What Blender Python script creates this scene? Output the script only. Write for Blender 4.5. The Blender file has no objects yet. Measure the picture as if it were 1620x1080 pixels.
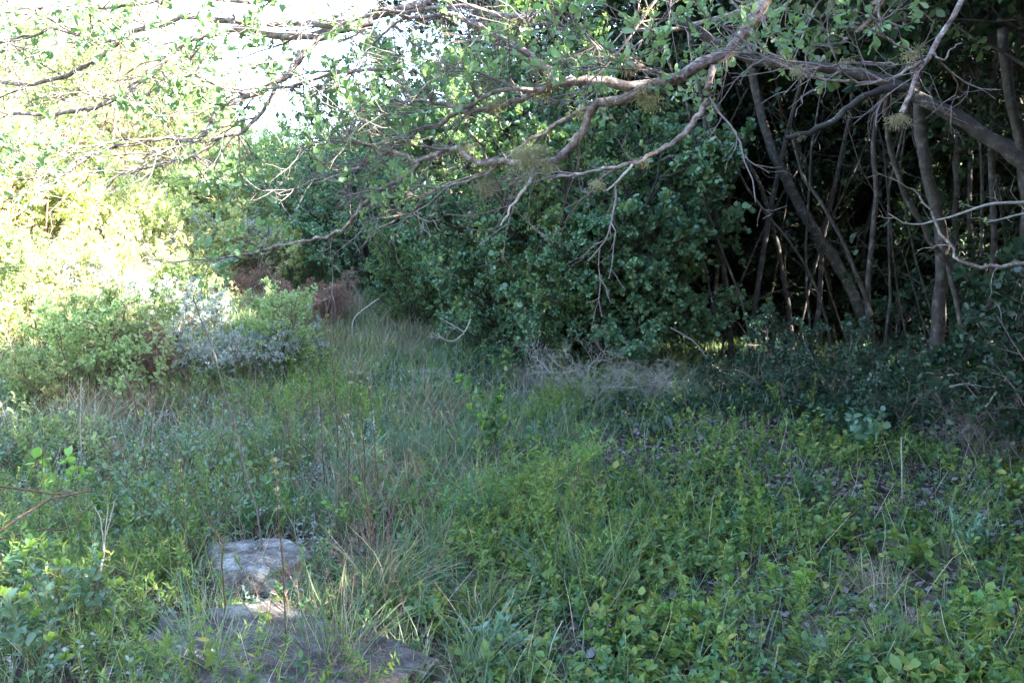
import bpy, math, random
import numpy as np
R = math.radians
HAZE = 0.0
C = bpy.context.scene.collection
scene = bpy.context.scene
# ------------------------------------------------------------------ camera
CAM = np.array([0.0, 0.0, 1.6]); PITCH = R(-8.0); FPX = 1306.0
cam = bpy.data.cameras.new('camera'); camo = bpy.data.objects.new('camera', cam); C.objects.link(camo)
camo.location = CAM; camo.rotation_euler = (R(90)+PITCH, 0, 0)
cam.sensor_width = 22.3; cam.lens = 18.0; cam.clip_end = 2000; cam.clip_start = 0.05
cam.dof.use_dof = True; cam.dof.focus_distance = 4.2; cam.dof.aperture_fstop = 5.6
scene.camera = camo
# ------------------------------------------------------------------ light
SUN_EL, SUN_AZ = R(32), R(112)            # azimuth from +Y towards +X
w = bpy.data.worlds.new('World'); scene.world = w; w.use_nodes = True
nt = w.node_tree; nt.nodes.clear()
bg = nt.nodes.new('ShaderNodeBackground'); ow = nt.nodes.new('ShaderNodeOutputWorld')
sky = nt.nodes.new('ShaderNodeTexSky'); sky.sky_type = 'NISHITA'; sky.sun_disc = False
sky.sun_elevation = SUN_EL; sky.sun_rotation = SUN_AZ; sky.air_density = 1.0; sky.dust_density = 1.0; sky.ozone_density = 1.5
nt.links.new(sky.outputs[0], bg.inputs[0]); bg.inputs[1].default_value = 0.11
nt.links.new(bg.outputs[0], ow.inputs[0])
sl = bpy.data.lights.new('sun', 'SUN'); sl.energy = 5.0; sl.angle = R(0.5); sl.color = (1.0, 0.93, 0.80)
so = bpy.data.objects.new('sun', sl); C.objects.link(so)
so.rotation_euler = (R(90)-SUN_EL, 0, -SUN_AZ+math.pi)
scene.view_settings.view_transform = 'Standard'; scene.view_settings.look = 'None'
scene.view_settings.exposure = 4.0; scene.view_settings.gamma = 1.0
cy = scene.cycles
cy.max_bounces = 6; cy.diffuse_bounces = 4; cy.glossy_bounces = 2; cy.transmission_bounces = 4; cy.transparent_max_bounces = 4
cy.caustics_reflective = False; cy.caustics_refractive = False; cy.sample_clamp_indirect = 6.0
cy.use_denoising = True; cy.use_adaptive_sampling = False

# ------------------------------------------------------------------ numpy helpers
rng = np.random.default_rng(7)
def nrm(v): return v/np.maximum(np.linalg.norm(v, axis=-1, keepdims=True), 1e-9)
def hsh(i, j, s):
    n = (i*374761393 + j*668265263 + s*1442695041) & 0x7fffffff
    n = ((n ^ (n >> 13))*1274126177) & 0x7fffffff
    return (n ^ (n >> 16))/float(0x7fffffff)
def vnoise(x, y, s=0):
    x = np.asarray(x, float); y = np.asarray(y, float)
    xi = np.floor(x).astype(np.int64); yi = np.floor(y).astype(np.int64)
    fx = x-xi; fy = y-yi; fx = fx*fx*(3-2*fx); fy = fy*fy*(3-2*fy)
    a = hsh(xi, yi, s); b = hsh(xi+1, yi, s); c = hsh(xi, yi+1, s); d = hsh(xi+1, yi+1, s)
    return (a*(1-fx)+b*fx)*(1-fy)+(c*(1-fx)+d*fx)*fy
def fbm(x, y, s=0, o=3):
    r = 0; a = .5; t = 0
    for k in range(o):
        r = r+a*vnoise(x*2**k, y*2**k, s+k*17); t += a; a *= .5
    return r/t
def H(x, y):                                # the lie of the land
    x = np.asarray(x, float); y = np.asarray(y, float)
    d = -0.75*x+0.5*y-6.0+1.6*(fbm(x*.25, y*.25, 3)-.5)
    s = np.log1p(np.exp(np.clip(d*1.6, -30, 30)))/1.6
    hill = 6.6*(1-np.exp(-0.42*s/6.6))
    far = np.clip((np.hypot(x, y)-60)/200, 0, 1)
    return hill+0.22*(fbm(x*.7, y*.7, 11)-.5)+0.05*(fbm(x*3, y*3, 5)-.5)+far*6*(fbm(x*.02, y*.02, 9)-.3)
def Hs(x, y): return float(H(np.array([x]), np.array([y]))[0])
cp, sp = math.cos(PITCH), math.sin(PITCH)
def ray(px, py):
    u = (px-810)/FPX; v = (540-py)/FPX
    return np.array([u, cp-v*sp, sp+v*cp])
def at(px, py, Y):                           # the point at depth Y along the view axis' heading
    d = ray(px, py); return CAM+d*(Y/d[1])
def G(px, py):                               # where the sight line meets the ground
    d = ray(px, py); t = 1.5
    while t < 80:
        p = CAM+d*t
        if p[2] < Hs(p[0], p[1]): return np.array([p[0], p[1], Hs(p[0], p[1])])
        t += .04
    p = CAM+d*20; return np.array([p[0], p[1], Hs(p[0], p[1])])

class MB:
    def __init__(s): s.v = []; s.t = []; s.q = []; s.n = 0
    def add(s, V, tris=None, quads=None):
        V = V.reshape(-1, 3)
        if tris is not None and len(tris): s.t.append(tris.reshape(-1, 3)+s.n)
        if quads is not None and len(quads): s.q.append(quads.reshape(-1, 4)+s.n)
        s.v.append(V); s.n += len(V)
    def mesh(s, name, m, smooth=False):
        me = bpy.data.meshes.new(name)
        V = np.concatenate(s.v).astype(np.float32)
        T = np.concatenate(s.t) if s.t else np.zeros((0, 3), int)
        Q = np.concatenate(s.q) if s.q else np.zeros((0, 4), int)
        me.vertices.add(len(V)); me.vertices.foreach_set('co', V.ravel())
        L = np.concatenate([T.ravel(), Q.ravel()]).astype(np.int32)
        me.loops.add(len(L)); me.loops.foreach_set('vertex_index', L)
        tot = np.concatenate([np.full(len(T), 3), np.full(len(Q), 4)]).astype(np.int32)
        st = np.concatenate([[0], np.cumsum(tot)[:-1]]).astype(np.int32)
        me.polygons.add(len(tot)); me.polygons.foreach_set('loop_start', st)
        try: me.polygons.foreach_set('loop_total', tot)
        except Exception: pass
        if smooth: me.polygons.foreach_set('use_smooth', np.ones(len(tot), bool))
        me.update(calc_edges=True); me.materials.append(m)
        return me
def link(name, me, parent=None, loc=None):
    o = bpy.data.objects.new(name, me); C.objects.link(o)
    if parent: o.parent = parent
    if loc is not None: o.location = loc
    return o
def tag(o, label=None, cat=None, group=None, kind=None):
    if label: o['label'] = label
    if cat: o['category'] = cat
    if group: o['group'] = group
    if kind: o['kind'] = kind
    return o
def empty(name, loc, label, cat, group=None, rz=0, sc=1.0):
    o = bpy.data.objects.new(name, None); C.objects.link(o); o.location = loc; o.rotation_euler = (0, 0, rz)
    o.empty_display_size = .1
    if np.ndim(sc): o.scale = sc
    else: o.scale = (sc, sc, sc)
    return tag(o, label, cat, group)

# tubes: P (n,k,3), Rr (n,k)
def tubes(mb, P, Rr, sides=4, rough=0.0, g=None):
    n, k = P.shape[:2]
    T = np.zeros_like(P); T[:, 1:-1] = P[:, 2:]-P[:, :-2]; T[:, 0] = P[:, 1]-P[:, 0]; T[:, -1] = P[:, -1]-P[:, -2]
    T = nrm(T)
    mean = nrm(P[:, -1]-P[:, 0]+1e-6)
    ref = np.where(np.abs(mean[:, 2:3]) > .8, np.array([[1., 0, 0]]), np.array([[0, 0, 1.]]))[:, None, :]
    X = nrm(np.cross(T, ref)); Y = np.cross(T, X)
    a = np.arange(sides)/sides*2*np.pi
    rr = Rr[:, :, None]*np.ones((1, 1, sides))
    if rough: rr = rr*(1+rough*(g or rng).standard_normal(rr.shape))
    V = P[:, :, None, :]+rr[..., None]*(np.cos(a)[:, None]*X[:, :, None, :]+np.sin(a)[:, None]*Y[:, :, None, :])
    i = np.arange(k-1)[:, None]; j = np.arange(sides)[None, :]
    q = np.stack([i*sides+j, i*sides+(j+1) % sides, (i+1)*sides+(j+1) % sides, (i+1)*sides+j], -1).reshape(-1, 4)
    Q = q[None]+(np.arange(n)*k*sides)[:, None, None]
    mb.add(V, quads=Q)
def walk(P0, D0, L, k, wig, grav, g):
    n = len(P0); P = np.zeros((n, k, 3)); P[:, 0] = P0; D = nrm(D0)
    st = (np.asarray(L)/(k-1)).reshape(-1, 1)*np.ones((n, 1))
    for i in range(1, k):
        P[:, i] = P[:, i-1]+D*st
        D = nrm(D+wig*g.standard_normal((n, 3))+np.array([0, 0, grav]))
    return P
def along(P, t):                             # P (n,k,3), t (n,m)
    n, k = P.shape[:2]; f = t*(k-1); i = np.clip(np.floor(f).astype(int), 0, k-2); f = (f-i)[..., None]
    r = np.arange(n)[:, None]; a = P[r, i]; b = P[r, i+1]
    return a*(1-f)+b*f, nrm(b-a)
def perp(T, g):
    v = g.standard_normal(T.shape); v = v-(v*T).sum(-1, keepdims=True)*T
    return nrm(v)
def spawn(P, m, t0, t1, ang, up, g, flat=1.0):
    n = len(P)
    t = t0+(t1-t0)*(np.arange(m)[None]+g.random((n, m)))/m
    O, T = along(P, t)
    N = perp(T, g); N[..., 2] = N[..., 2]*flat+up; N = nrm(N)
    a = ang*(1+.3*g.standard_normal((n, m, 1)))
    D = nrm(T*np.cos(a)+N*np.sin(a))
    return O.reshape(-1, 3), D.reshape(-1, 3), t.reshape(-1)
# leaves -- templates: rows (x across, y along, z up); quads
LF = {
 'oval': (np.array([[0,0,0],[-.30,.32,.07],[-.24,.72,.05],[0,1,-.06],[.24,.72,.05],[.30,.32,.07]]), np.array([[0,5,4,3],[0,3,2,1]])),
 'spoon': (np.array([[0,0,0],[-.12,.30,.03],[-.27,.66,.07],[-.20,.92,.03],[0,1,-.03],[.20,.92,.03],[.27,.66,.07],[.12,.30,.03],[0,.5,0]]),
           np.array([[0,7,6,8],[8,6,5,4],[8,4,3,2],[8,2,1,0]])),
 'herb': (np.array([[0,0,0],[-.24,.28,.05],[-.28,.50,.05],[-.13,.82,-.02],[0,1,-.12],[.13,.82,-.02],[.28,.50,.05],[.24,.28,.05],[0,.45,.0]]),
           np.array([[0,7,6,8],[8,6,5,4],[8,4,3,2],[8,2,1,0]])),
 'round': (np.array([[0,0,0],[-.36,.30,.09],[-.34,.74,.07],[0,1,-.04],[.34,.74,.07],[.36,.30,.09]]), np.array([[0,5,4,3],[0,3,2,1]])),
 'narrow': (np.array([[0,0,0],[-.11,.35,.03],[0,1,-.05],[.11,.35,.03]]), np.array([[0,3,2,1]])),
 'tiny': (np.array([[0,0,0],[-.28,.5,.06],[0,1,-.03],[.28,.5,.06]]), np.array([[0,3,2,1]])),
}
def leaves(mb, O, D, N, S, kind='oval', g=rng):
    tv, tf = LF[kind]; n = len(O)
    Y = nrm(D); X = nrm(np.cross(Y, N)); Z = np.cross(X, Y)
    S = (np.asarray(S)*np.ones(n))[:, None, None]
    wj = (1+.18*g.standard_normal((n, 1, 1)))
    V = O[:, None]+S*(tv[None, :, 0:1]*X[:, None]*wj+tv[None, :, 1:2]*Y[:, None]+tv[None, :, 2:3]*Z[:, None]*(1+.8*g.standard_normal((n, 1, 1))))
    mb.add(V, quads=tf[None]+(np.arange(n)*len(tv))[:, None, None])
def leaf_on(mb, P, m, size, kind, g, t0=.25, t1=1.0, ang=1.0, up=.6, tip=1.0, sj=.25, drop=0.0):
    n = len(P); t = t0+(t1-t0)*((np.arange(m)[None]+.8*g.random((n, m)))/m)**(1/tip)
    t = np.clip(t, 0, .9999)
    O, T = along(P, t)
    N = perp(T, g); a = ang*(1+.25*g.standard_normal((n, m, 1)))
    D = nrm(T*np.cos(a)+N*np.sin(a)+np.array([0, 0, .15-drop]))
    Nn = nrm(g.standard_normal((n, m, 3))*.55+np.array([0, 0, up])+T*.35)
    S = size*(1+sj*g.standard_normal((n, m))); S = np.clip(S, size*.35, size*1.7)
    keep = g.random(n*m) > .08
    leaves(mb, O.reshape(-1, 3)[keep], D.reshape(-1, 3)[keep], Nn.reshape(-1, 3)[keep], S.reshape(-1)[keep], kind, g)
def blades(mb, P0, D0, L, W, k, wig, grav, g):
    P = walk(P0, D0, L, k, wig, grav, g); n = len(P)
    T = nrm(P[:, -1]-P[:, 0]+1e-6); side = perp(T, g); side[:, 2] *= .2; side = nrm(side)[:, None]
    f = np.linspace(0, 1, k); prof = (1-f**2.2)*(0.55+.9*np.minimum(f*3, 1)*.5)
    wd = (np.asarray(W)*np.ones(n))[:, None]*prof[None]
    V = np.stack([P-side*wd[..., None]*.5, P+side*wd[..., None]*.5], 2)
    i = np.arange(k-1)*2; q = np.stack([i, i+1, i+3, i+2], -1)
    mb.add(V, quads=q[None]+(np.arange(n)*k*2)[:, None, None])

# ------------------------------------------------------------------ materials
def newmat(name):
    m = bpy.data.materials.new(name); m.use_nodes = True; m.node_tree.nodes.clear(); return m, m.node_tree.nodes, m.node_tree.links
def ramp(nd, stops):
    r = nd.new('ShaderNodeValToRGB'); e = r.color_ramp.elements
    while len(e) < len(stops): e.new(.5)
    for i, (p, c) in enumerate(stops): e[i].position = p; e[i].color = (*c, 1)
    return r
def leafmat(name, cols, rough=.45, trans=.28, spec=.5, under=1.35):
    m, nd, lk = newmat(name)
    gm = nd.new('ShaderNodeNewGeometry'); oi = nd.new('ShaderNodeObjectInfo')
    cols = [tuple(v*.95+.05*(.3*c[0]+.6*c[1]+.1*c[2])*m_ for v, m_ in zip(c, (.9, 1, 1.25))) for c in cols]
    k = len(cols); st = [(i/max(k-1, 1), c) for i, c in enumerate(cols)]
    r = ramp(nd, st); lk.new(gm.outputs['Random Per Island'], r.inputs[0])
    hs = nd.new('ShaderNodeHueSaturation')
    mr = nd.new('ShaderNodeMapRange'); mr.inputs['To Min'].default_value = .8; mr.inputs['To Max'].default_value = 1.2
    lk.new(oi.outputs['Random'], mr.inputs['Value']); lk.new(mr.outputs[0], hs.inputs['Value'])
    mh = nd.new('ShaderNodeMapRange'); mh.inputs['To Min'].default_value = .485; mh.inputs['To Max'].default_value = .515
    lk.new(oi.outputs['Random'], mh.inputs['Value']); lk.new(mh.outputs[0], hs.inputs['Hue'])
    lk.new(r.outputs[0], hs.inputs['Color'])
    un = nd.new('ShaderNodeMix'); un.data_type = 'RGBA'; un.blend_type = 'MULTIPLY'; un.inputs['B'].default_value = (under, under*1.02, under*1.05, 1)
    lk.new(gm.outputs['Backfacing'], un.inputs['Factor']); lk.new(hs.outputs[0], un.inputs['A'])
    p = nd.new('ShaderNodeBsdfPrincipled'); p.inputs['Roughness'].default_value = rough; p.inputs['Specular IOR Level'].default_value = spec
    lk.new(un.outputs['Result'], p.inputs['Base Color'])
    t = nd.new('ShaderNodeBsdfTranslucent'); tc = nd.new('ShaderNodeMix'); tc.data_type = 'RGBA'; tc.blend_type = 'MULTIPLY'
    tc.inputs['Factor'].default_value = 1; tc.inputs['B'].default_value = (1.4, 1.5, .7, 1)
    lk.new(hs.outputs[0], tc.inputs['A']); lk.new(tc.outputs['Result'], t.inputs[0])
    mx = nd.new('ShaderNodeMixShader'); mx.inputs[0].default_value = trans
    lk.new(p.outputs[0], mx.inputs[1]); lk.new(t.outputs[0], mx.inputs[2])
    o = nd.new('ShaderNodeOutputMaterial'); lk.new(mx.outputs[0], o.inputs[0])
    return m
def barkmat(name, cols, scale=18, bump=.5, rough=.85, stretch=1.0):
    m, nd, lk = newmat(name)
    tc = nd.new('ShaderNodeTexCoord'); mp = nd.new('ShaderNodeMapping'); mp.inputs['Scale'].default_value = (1, 1, stretch)
    n1 = nd.new('ShaderNodeTexNoise'); n1.inputs['Scale'].default_value = scale; n1.inputs['Detail'].default_value = 6; n1.inputs['Roughness'].default_value = .7
    lk.new(tc.outputs['Object'], mp.inputs[0]); lk.new(mp.outputs[0], n1.inputs[0])
    k = len(cols); r = ramp(nd, [(.32+.38*i/(k-1), c) for i, c in enumerate(cols)]); lk.new(n1.outputs[0], r.inputs[0])
    b = nd.new('ShaderNodeBump'); b.inputs['Strength'].default_value = bump; b.inputs['Distance'].default_value = .01
    lk.new(n1.outputs[0], b.inputs['Height'])
    p = nd.new('ShaderNodeBsdfPrincipled'); p.inputs['Roughness'].default_value = rough; p.inputs['Specular IOR Level'].default_value = .25
    lk.new(r.outputs[0], p.inputs['Base Color']); lk.new(b.outputs[0], p.inputs['Normal'])
    o = nd.new('ShaderNodeOutputMaterial'); lk.new(p.outputs[0], o.inputs[0])
    return m
M = {}
M['thicket'] = leafmat('dark_evergreen_leaf', [(.07,.15,.09),(.10,.20,.11),(.08,.17,.115),(.12,.23,.10),(.115,.21,.14),(.22,.27,.09)], .32, .25, .55)
M['milkwood'] = leafmat('glare_paled_spoon_leaf', [(.12,.21,.12),(.16,.26,.14),(.18,.29,.14),(.14,.24,.15),(.23,.31,.13)], .40, .42, .5)  # leaf colours paled to imitate the glare on the overhead leaves
M['thicket2'] = leafmat('yellowish_evergreen_leaf', [(.08,.16,.05),(.11,.20,.07),(.07,.15,.07),(.14,.22,.07),(.22,.25,.06)], .36, .28, .55)
M['wood'] = leafmat('shade_darkened_leaf', [(.013,.03,.013),(.02,.043,.018),(.017,.036,.019),(.032,.055,.018)], .55, .15, .22)  # leaf colour darkened to stand in for the hollow's deep shade
M['yellowgreen'] = leafmat('glare_paled_yellow_green_leaf', [(.33,.37,.17),(.40,.43,.22),(.46,.47,.28),(.28,.33,.14),(.50,.48,.33)], .5, .5, .35)  # hillside leaf colours paled to imitate overexposed sunlight
M['midgreen'] = leafmat('glare_paled_green_leaf', [(.18,.25,.12),(.25,.32,.16),(.31,.38,.19),(.34,.39,.20)], .5, .45, .35)  # paled in colour for the sun glare, like the yellow-green
M['silver'] = leafmat('silver_grey_leaf', [(.18,.24,.20),(.27,.33,.31),(.40,.44,.43),(.30,.36,.30),(.20,.27,.17)], .7, .15, .2, 1.1)
M['flower'] = leafmat('dry_flower_head', [(.42,.44,.45),(.55,.56,.56),(.46,.44,.44)], .8, .2, .1, 1.0)
M['brown'] = leafmat('dead_brown_leaf', [(.24,.13,.11),(.30,.17,.14),(.18,.11,.10),(.26,.19,.13)], .8, .15, .1, 1.0)
M['straw'] = leafmat('dry_straw', [(.44,.36,.23),(.52,.44,.30),(.38,.29,.18),(.48,.43,.32)], .75, .25, .2, 1.0)
M['grass'] = leafmat('green_grass', [(.09,.15,.06),(.12,.20,.075),(.16,.25,.10),(.11,.18,.09),(.18,.22,.09),(.32,.29,.17)], .5, .32, .35, 1.1)
M['grass2'] = leafmat('blue_green_grass', [(.12,.18,.11),(.16,.23,.14),(.15,.22,.16),(.20,.26,.16),(.28,.28,.18)], .5, .3, .35, 1.1)
M['herb'] = leafmat('yellow_green_herb', [(.11,.21,.05),(.17,.30,.065),(.24,.34,.07),(.14,.26,.065),(.19,.31,.08),(.44,.40,.08)], .5, .35, .35, 1.15)
M['herb2'] = leafmat('cool_green_herb', [(.06,.14,.05),(.09,.18,.07),(.10,.21,.09),(.13,.23,.08)], .5, .3, .4, 1.2)
M['greygreen'] = leafmat('grey_green_leaf', [(.12,.22,.15),(.17,.28,.20),(.14,.25,.16),(.20,.33,.18)], .55, .25, .35, 1.2)
M['lime'] = leafmat('lime_shoot_leaf', [(.22,.36,.07),(.28,.42,.09),(.20,.33,.08)], .5, .38, .35, 1.1)
M['litter'] = leafmat('leaf_litter', [(.14,.11,.10),(.22,.18,.17),(.34,.29,.28),(.09,.07,.07),(.26,.19,.15),(.42,.37,.36)], .8, .08, .2, 1.0)
M['lichen'] = leafmat('beard_lichen', [(.38,.35,.20),(.48,.43,.26),(.34,.35,.23)], .9, .3, .05, 1.0)
M['limb'] = barkmat('mottled_limb_bark', [(.07,.05,.045),(.19,.14,.125),(.33,.28,.255),(.62,.61,.58)], 38, .9)
M['darkbark'] = barkmat('mottled_dark_bark', [(.03,.025,.023),(.05,.042,.038),(.08,.07,.062),(.36,.35,.33)], 11, 1.0)
M['twig'] = barkmat('grey_twig_bark', [(.12,.09,.09),(.19,.155,.15),(.27,.24,.23)], 40, .4)
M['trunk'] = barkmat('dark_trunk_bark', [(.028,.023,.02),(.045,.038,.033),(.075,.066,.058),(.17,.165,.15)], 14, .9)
M['pale'] = barkmat('bleached_dead_wood', [(.26,.23,.20),(.38,.35,.31),(.50,.47,.43)], 40, .4)
M['stemb'] = barkmat('brown_stem', [(.07,.05,.04),(.13,.085,.06),(.22,.16,.11)], 40, .4)
M['stemg'] = barkmat('green_stem', [(.12,.13,.06),(.17,.17,.08),(.20,.18,.10)], 40, .2)

def groundmat():
    m, nd, lk = newmat('forest_soil')
    tc = nd.new('ShaderNodeTexCoord')
    n1 = nd.new('ShaderNodeTexNoise'); n1.inputs['Scale'].default_value = 1.3; n1.inputs['Detail'].default_value = 8
    n2 = nd.new('ShaderNodeTexNoise'); n2.inputs['Scale'].default_value = 34; n2.inputs['Detail'].default_value = 6; n2.inputs['Roughness'].default_value = .75
    for n in (n1, n2): lk.new(tc.outputs['Object'], n.inputs[0])
    r1 = ramp(nd, [(.35, (.045,.036,.032)), (.5, (.08,.065,.055)), (.65, (.11,.10,.07))]); lk.new(n1.outputs[0], r1.inputs[0])
    r2 = ramp(nd, [(.3, (.35,.35,.35)), (.7, (1.9,1.8,1.7))]); lk.new(n2.outputs[0], r2.inputs[0])
    mx = nd.new('ShaderNodeMix'); mx.data_type = 'RGBA'; mx.blend_type = 'MULTIPLY'; mx.inputs['Factor'].default_value = 1
    lk.new(r1.outputs[0], mx.inputs['A']); lk.new(r2.outputs[0], mx.inputs['B'])
    # dry grassy soil up the slope
    gp = nd.new('ShaderNodeNewGeometry'); sx = nd.new('ShaderNodeSeparateXYZ'); lk.new(gp.outputs['Position'], sx.inputs[0])
    mr = nd.new('ShaderNodeMapRange'); mr.inputs['From Min'].default_value = .25; mr.inputs['From Max'].default_value = 1.2; lk.new(sx.outputs['Z'], mr.inputs['Value'])
    r3 = ramp(nd, [(.35, (.22,.17,.10)), (.55, (.34,.28,.18)), (.7, (.20,.21,.10))]); lk.new(n2.outputs[0], r3.inputs[0])
    mz = nd.new('ShaderNodeMix'); mz.data_type = 'RGBA'; lk.new(mr.outputs[0], mz.inputs['Factor']); lk.new(mx.outputs['Result'], mz.inputs['A']); lk.new(r3.outputs[0], mz.inputs['B'])
    b = nd.new('ShaderNodeBump'); b.inputs['Strength'].default_value = .8; b.inputs['Distance'].default_value = .03; lk.new(n2.outputs[0], b.inputs['Height'])
    p = nd.new('ShaderNodeBsdfPrincipled'); p.inputs['Roughness'].default_value = .95; p.inputs['Specular IOR Level'].default_value = .1
    lk.new(mz.outputs['Result'], p.inputs['Base Color']); lk.new(b.outputs[0], p.inputs['Normal'])
    o = nd.new('ShaderNodeOutputMaterial'); lk.new(p.outputs[0], o.inputs[0]); return m
def rockmat(dk=1.0, warm=1.0):
    m, nd, lk = newmat('lichened_rock')
    tc = nd.new('ShaderNodeTexCoord'); mp = nd.new('ShaderNodeMapping'); mp.inputs['Scale'].default_value = (1, 1.6, 2.2); lk.new(tc.outputs['Object'], mp.inputs[0])
    n1 = nd.new('ShaderNodeTexNoise'); n1.inputs['Scale'].default_value = 6; n1.inputs['Detail'].default_value = 14; n1.inputs['Roughness'].default_value = .78; lk.new(mp.outputs[0], n1.inputs[0])
    n2 = nd.new('ShaderNodeTexNoise'); n2.inputs['Scale'].default_value = 110; n2.inputs['Detail'].default_value = 6; lk.new(tc.outputs['Object'], n2.inputs[0])
    r = ramp(nd, [(.36, (.05*dk,.042*dk,.038*dk)), (.45, (.14*dk*warm,.125*dk,.115*dk)), (.52, (.23*dk*warm,.215*dk,.205*dk)), (.60, (.46*dk,.45*dk,.43*dk))]); lk.new(n1.outputs[0], r.inputs[0])
    r2 = ramp(nd, [(.38, (.68,.68,.68)), (.62, (1.22,1.21,1.2))]); lk.new(n2.outputs[0], r2.inputs[0])
    mx = nd.new('ShaderNodeMix'); mx.data_type = 'RGBA'; mx.blend_type = 'MULTIPLY'; mx.inputs['Factor'].default_value = 1
    lk.new(r.outputs[0], mx.inputs['A']); lk.new(r2.outputs[0], mx.inputs['B'])
    b = nd.new('ShaderNodeBump'); b.inputs['Strength'].default_value = .8; b.inputs['Distance'].default_value = .012; lk.new(n1.outputs[0], b.inputs['Height'])
    p = nd.new('ShaderNodeBsdfPrincipled'); p.inputs['Roughness'].default_value = .9; lk.new(mx.outputs['Result'], p.inputs['Base Color']); lk.new(b.outputs[0], p.inputs['Normal'])
    o = nd.new('ShaderNodeOutputMaterial'); lk.new(p.outputs[0], o.inputs[0]); return m

# ------------------------------------------------------------------ ground
def ground():
    def axis(lo, hi, dense, n1, far):
        a = np.linspace(lo, hi, n1); k = np.geomspace(1, far, 40)
        return np.concatenate([lo-(k[::-1]-1)*dense-dense, a, hi+(k-1)*dense+dense])
    xs = axis(-16, 14, .5, 330, 900); ys = axis(-6, 26, .5, 350, 900)
    X, Y = np.meshgrid(xs, ys); V = np.stack([X, Y, H(X, Y)], -1)
    ny, nx = X.shape; i = np.arange(ny-1)[:, None]; j = np.arange(nx-1)[None]
    q = np.stack([i*nx+j, i*nx+j+1, (i+1)*nx+j+1, (i+1)*nx+j], -1)
    mb = MB(); mb.add(V, quads=q)
    o = link('ground', mb.mesh('ground', groundmat(), True)); o['kind'] = 'structure'
ground()

# ------------------------------------------------------------------ rocks
def rock(name, c, size, rz, label, seed, mat='rock', group=None):
    import bmesh
    bm = bmesh.new(); bmesh.ops.create_icosphere(bm, subdivisions=6, radius=1)
    g = np.random.default_rng(seed); V = np.array([v.co[:] for v in bm.verts])
    s = seed*3.1
    f = 1+.30*(fbm(V[:, 0]*1.1+s, V[:, 1]*1.1+V[:, 2]*.8, seed)-.5)*2+.12*(fbm(V[:, 0]*4+s, V[:, 2]*7+V[:, 1]*3, seed+4, 4)-.5)*2
    for k in range(20):                       # planes split off by weathering
        n = nrm(g.standard_normal(3)*np.array([1, 1, .8])); d = (V*f[:, None])@n; lim = .6+.3*g.random()
        if k == 0: n = nrm(np.array([.12, -.10, 1.])); d = (V*f[:, None])@n; lim = .5
        f = np.where(d > lim, f*lim/np.maximum(d, 1e-6), f)
    V = V*f[:, None]; V += (.05*(fbm(V[:, 0]*6+V[:, 2]*5, V[:, 1]*6-V[:, 2]*4, seed+8, 5)[:, None]-.5)+.03*(np.abs(fbm(V[:, 0]*5+3*V[:, 2], V[:, 1]*12, seed+2, 3)[:, None]-.5)*2))*nrm(V)*2
    V = V*np.array(size)
    q = np.array([[v.index for v in fc.verts] for fc in bm.faces]); bm.free()
    mb = MB(); mb.add(V, tris=q); o = link(name, mb.mesh(name, M[mat], True), None, (c[0], c[1], c[2])); o.rotation_euler = (0, 0, rz)
    return tag(o, label, 'rock', group)
M['rock'] = rockmat(); M['rock2'] = rockmat(.48, 1.15)
p = G(405, 925); rock('rock', (p[0]-.02, p[1]+.10, p[2]-.035), (.33, .27, .27), .3, 'pale grey rock with white streaks rising from the grass, middle of the three rocks', 3)
p = G(445, 1085); rock('rock', (p[0]-.05, p[1]+.05, p[2]-.045), (.72, .40, .27), -.2, 'low flat dark grey-purple rock at the very front of the grass', 5, 'rock2')
p = G(698, 602); rock('rock', (p[0], p[1], p[2]-.02), (.38, .24, .2), .1, 'small far grey rock lying at the foot of the big leafy thicket', 8)

# ------------------------------------------------------------------ woody plants
def tree_meshes(seed, h, spread, stems, lv, leaf, kind, lmat, bmat, lean=.35, base=.06, nleaf=10, wig=.22, grav=.06, k0=9, up0=1.0, low=.15, hang=0.0, tip=1.0, ratio=(.55,.5,.42), sides=4, lup=.6, leaf2=None):
    g = np.random.default_rng(seed)
    a = np.arange(stems)/stems*2*np.pi+g.random(stems)
    D = np.stack([np.cos(a)*lean, np.sin(a)*lean, np.full(stems, up0)], -1)*(1+.2*g.standard_normal((stems, 1)))
    O = np.stack([np.cos(a)*.06*h*.2, np.sin(a)*.06*h*.2, np.full(stems, -.05)], -1)
    L = h*(.8+.25*g.random(stems)); P = walk(O, D, L, k0, wig*.6, .02, g)
    mb = MB(); Rr = base*np.linspace(1, .25, k0)[None]*(.8+.3*g.random((stems, 1)))
    tubes(mb, P, Rr, 7, .08, g)
    rad = base*.5
    for li, m in enumerate(lv):
        O, D, t = spawn(P, m, low if li == 0 else .12, 1.0, .95 if li < 2 else .8, .15 if li == 0 else .05, g)
        Lp = np.repeat(L, m)
        L = Lp*ratio[li]*(1.05-.45*t)*(.75+.5*g.random(len(t)))
        if li == 0: L = L*spread*(1.15-.5*np.abs(t-.45))
        k = 6 if li == 0 else 5 if li == 1 else 4
        P = walk(O, D, L, k, wig, grav-hang*(li > 0), g)
        Rr = (rad*(.5+.7*g.random(len(P))))[:, None]*np.linspace(1, .35, k)[None]
        tubes(mb, P, Rr, 4 if li < 1 else 3)
        rad *= .42
    lb = MB(); leaf_on(lb, P, nleaf, leaf, kind, g, up=lup, tip=tip)
    return mb.mesh('branches', bmat, False), lb.mesh('foliage', lmat, False), P
def plant(name, meshes, loc, label, cat, group=None, rz=0, sc=1.0, parts=('stems', 'foliage')):
    e = empty(name, loc, label, cat, group, rz, sc)
    for nm, me in zip(parts, meshes):
        if me is not None: link(nm, me, e)
    return e
def gp(x, y, dz=0): return (x, y, Hs(x, y)+dz)

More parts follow.
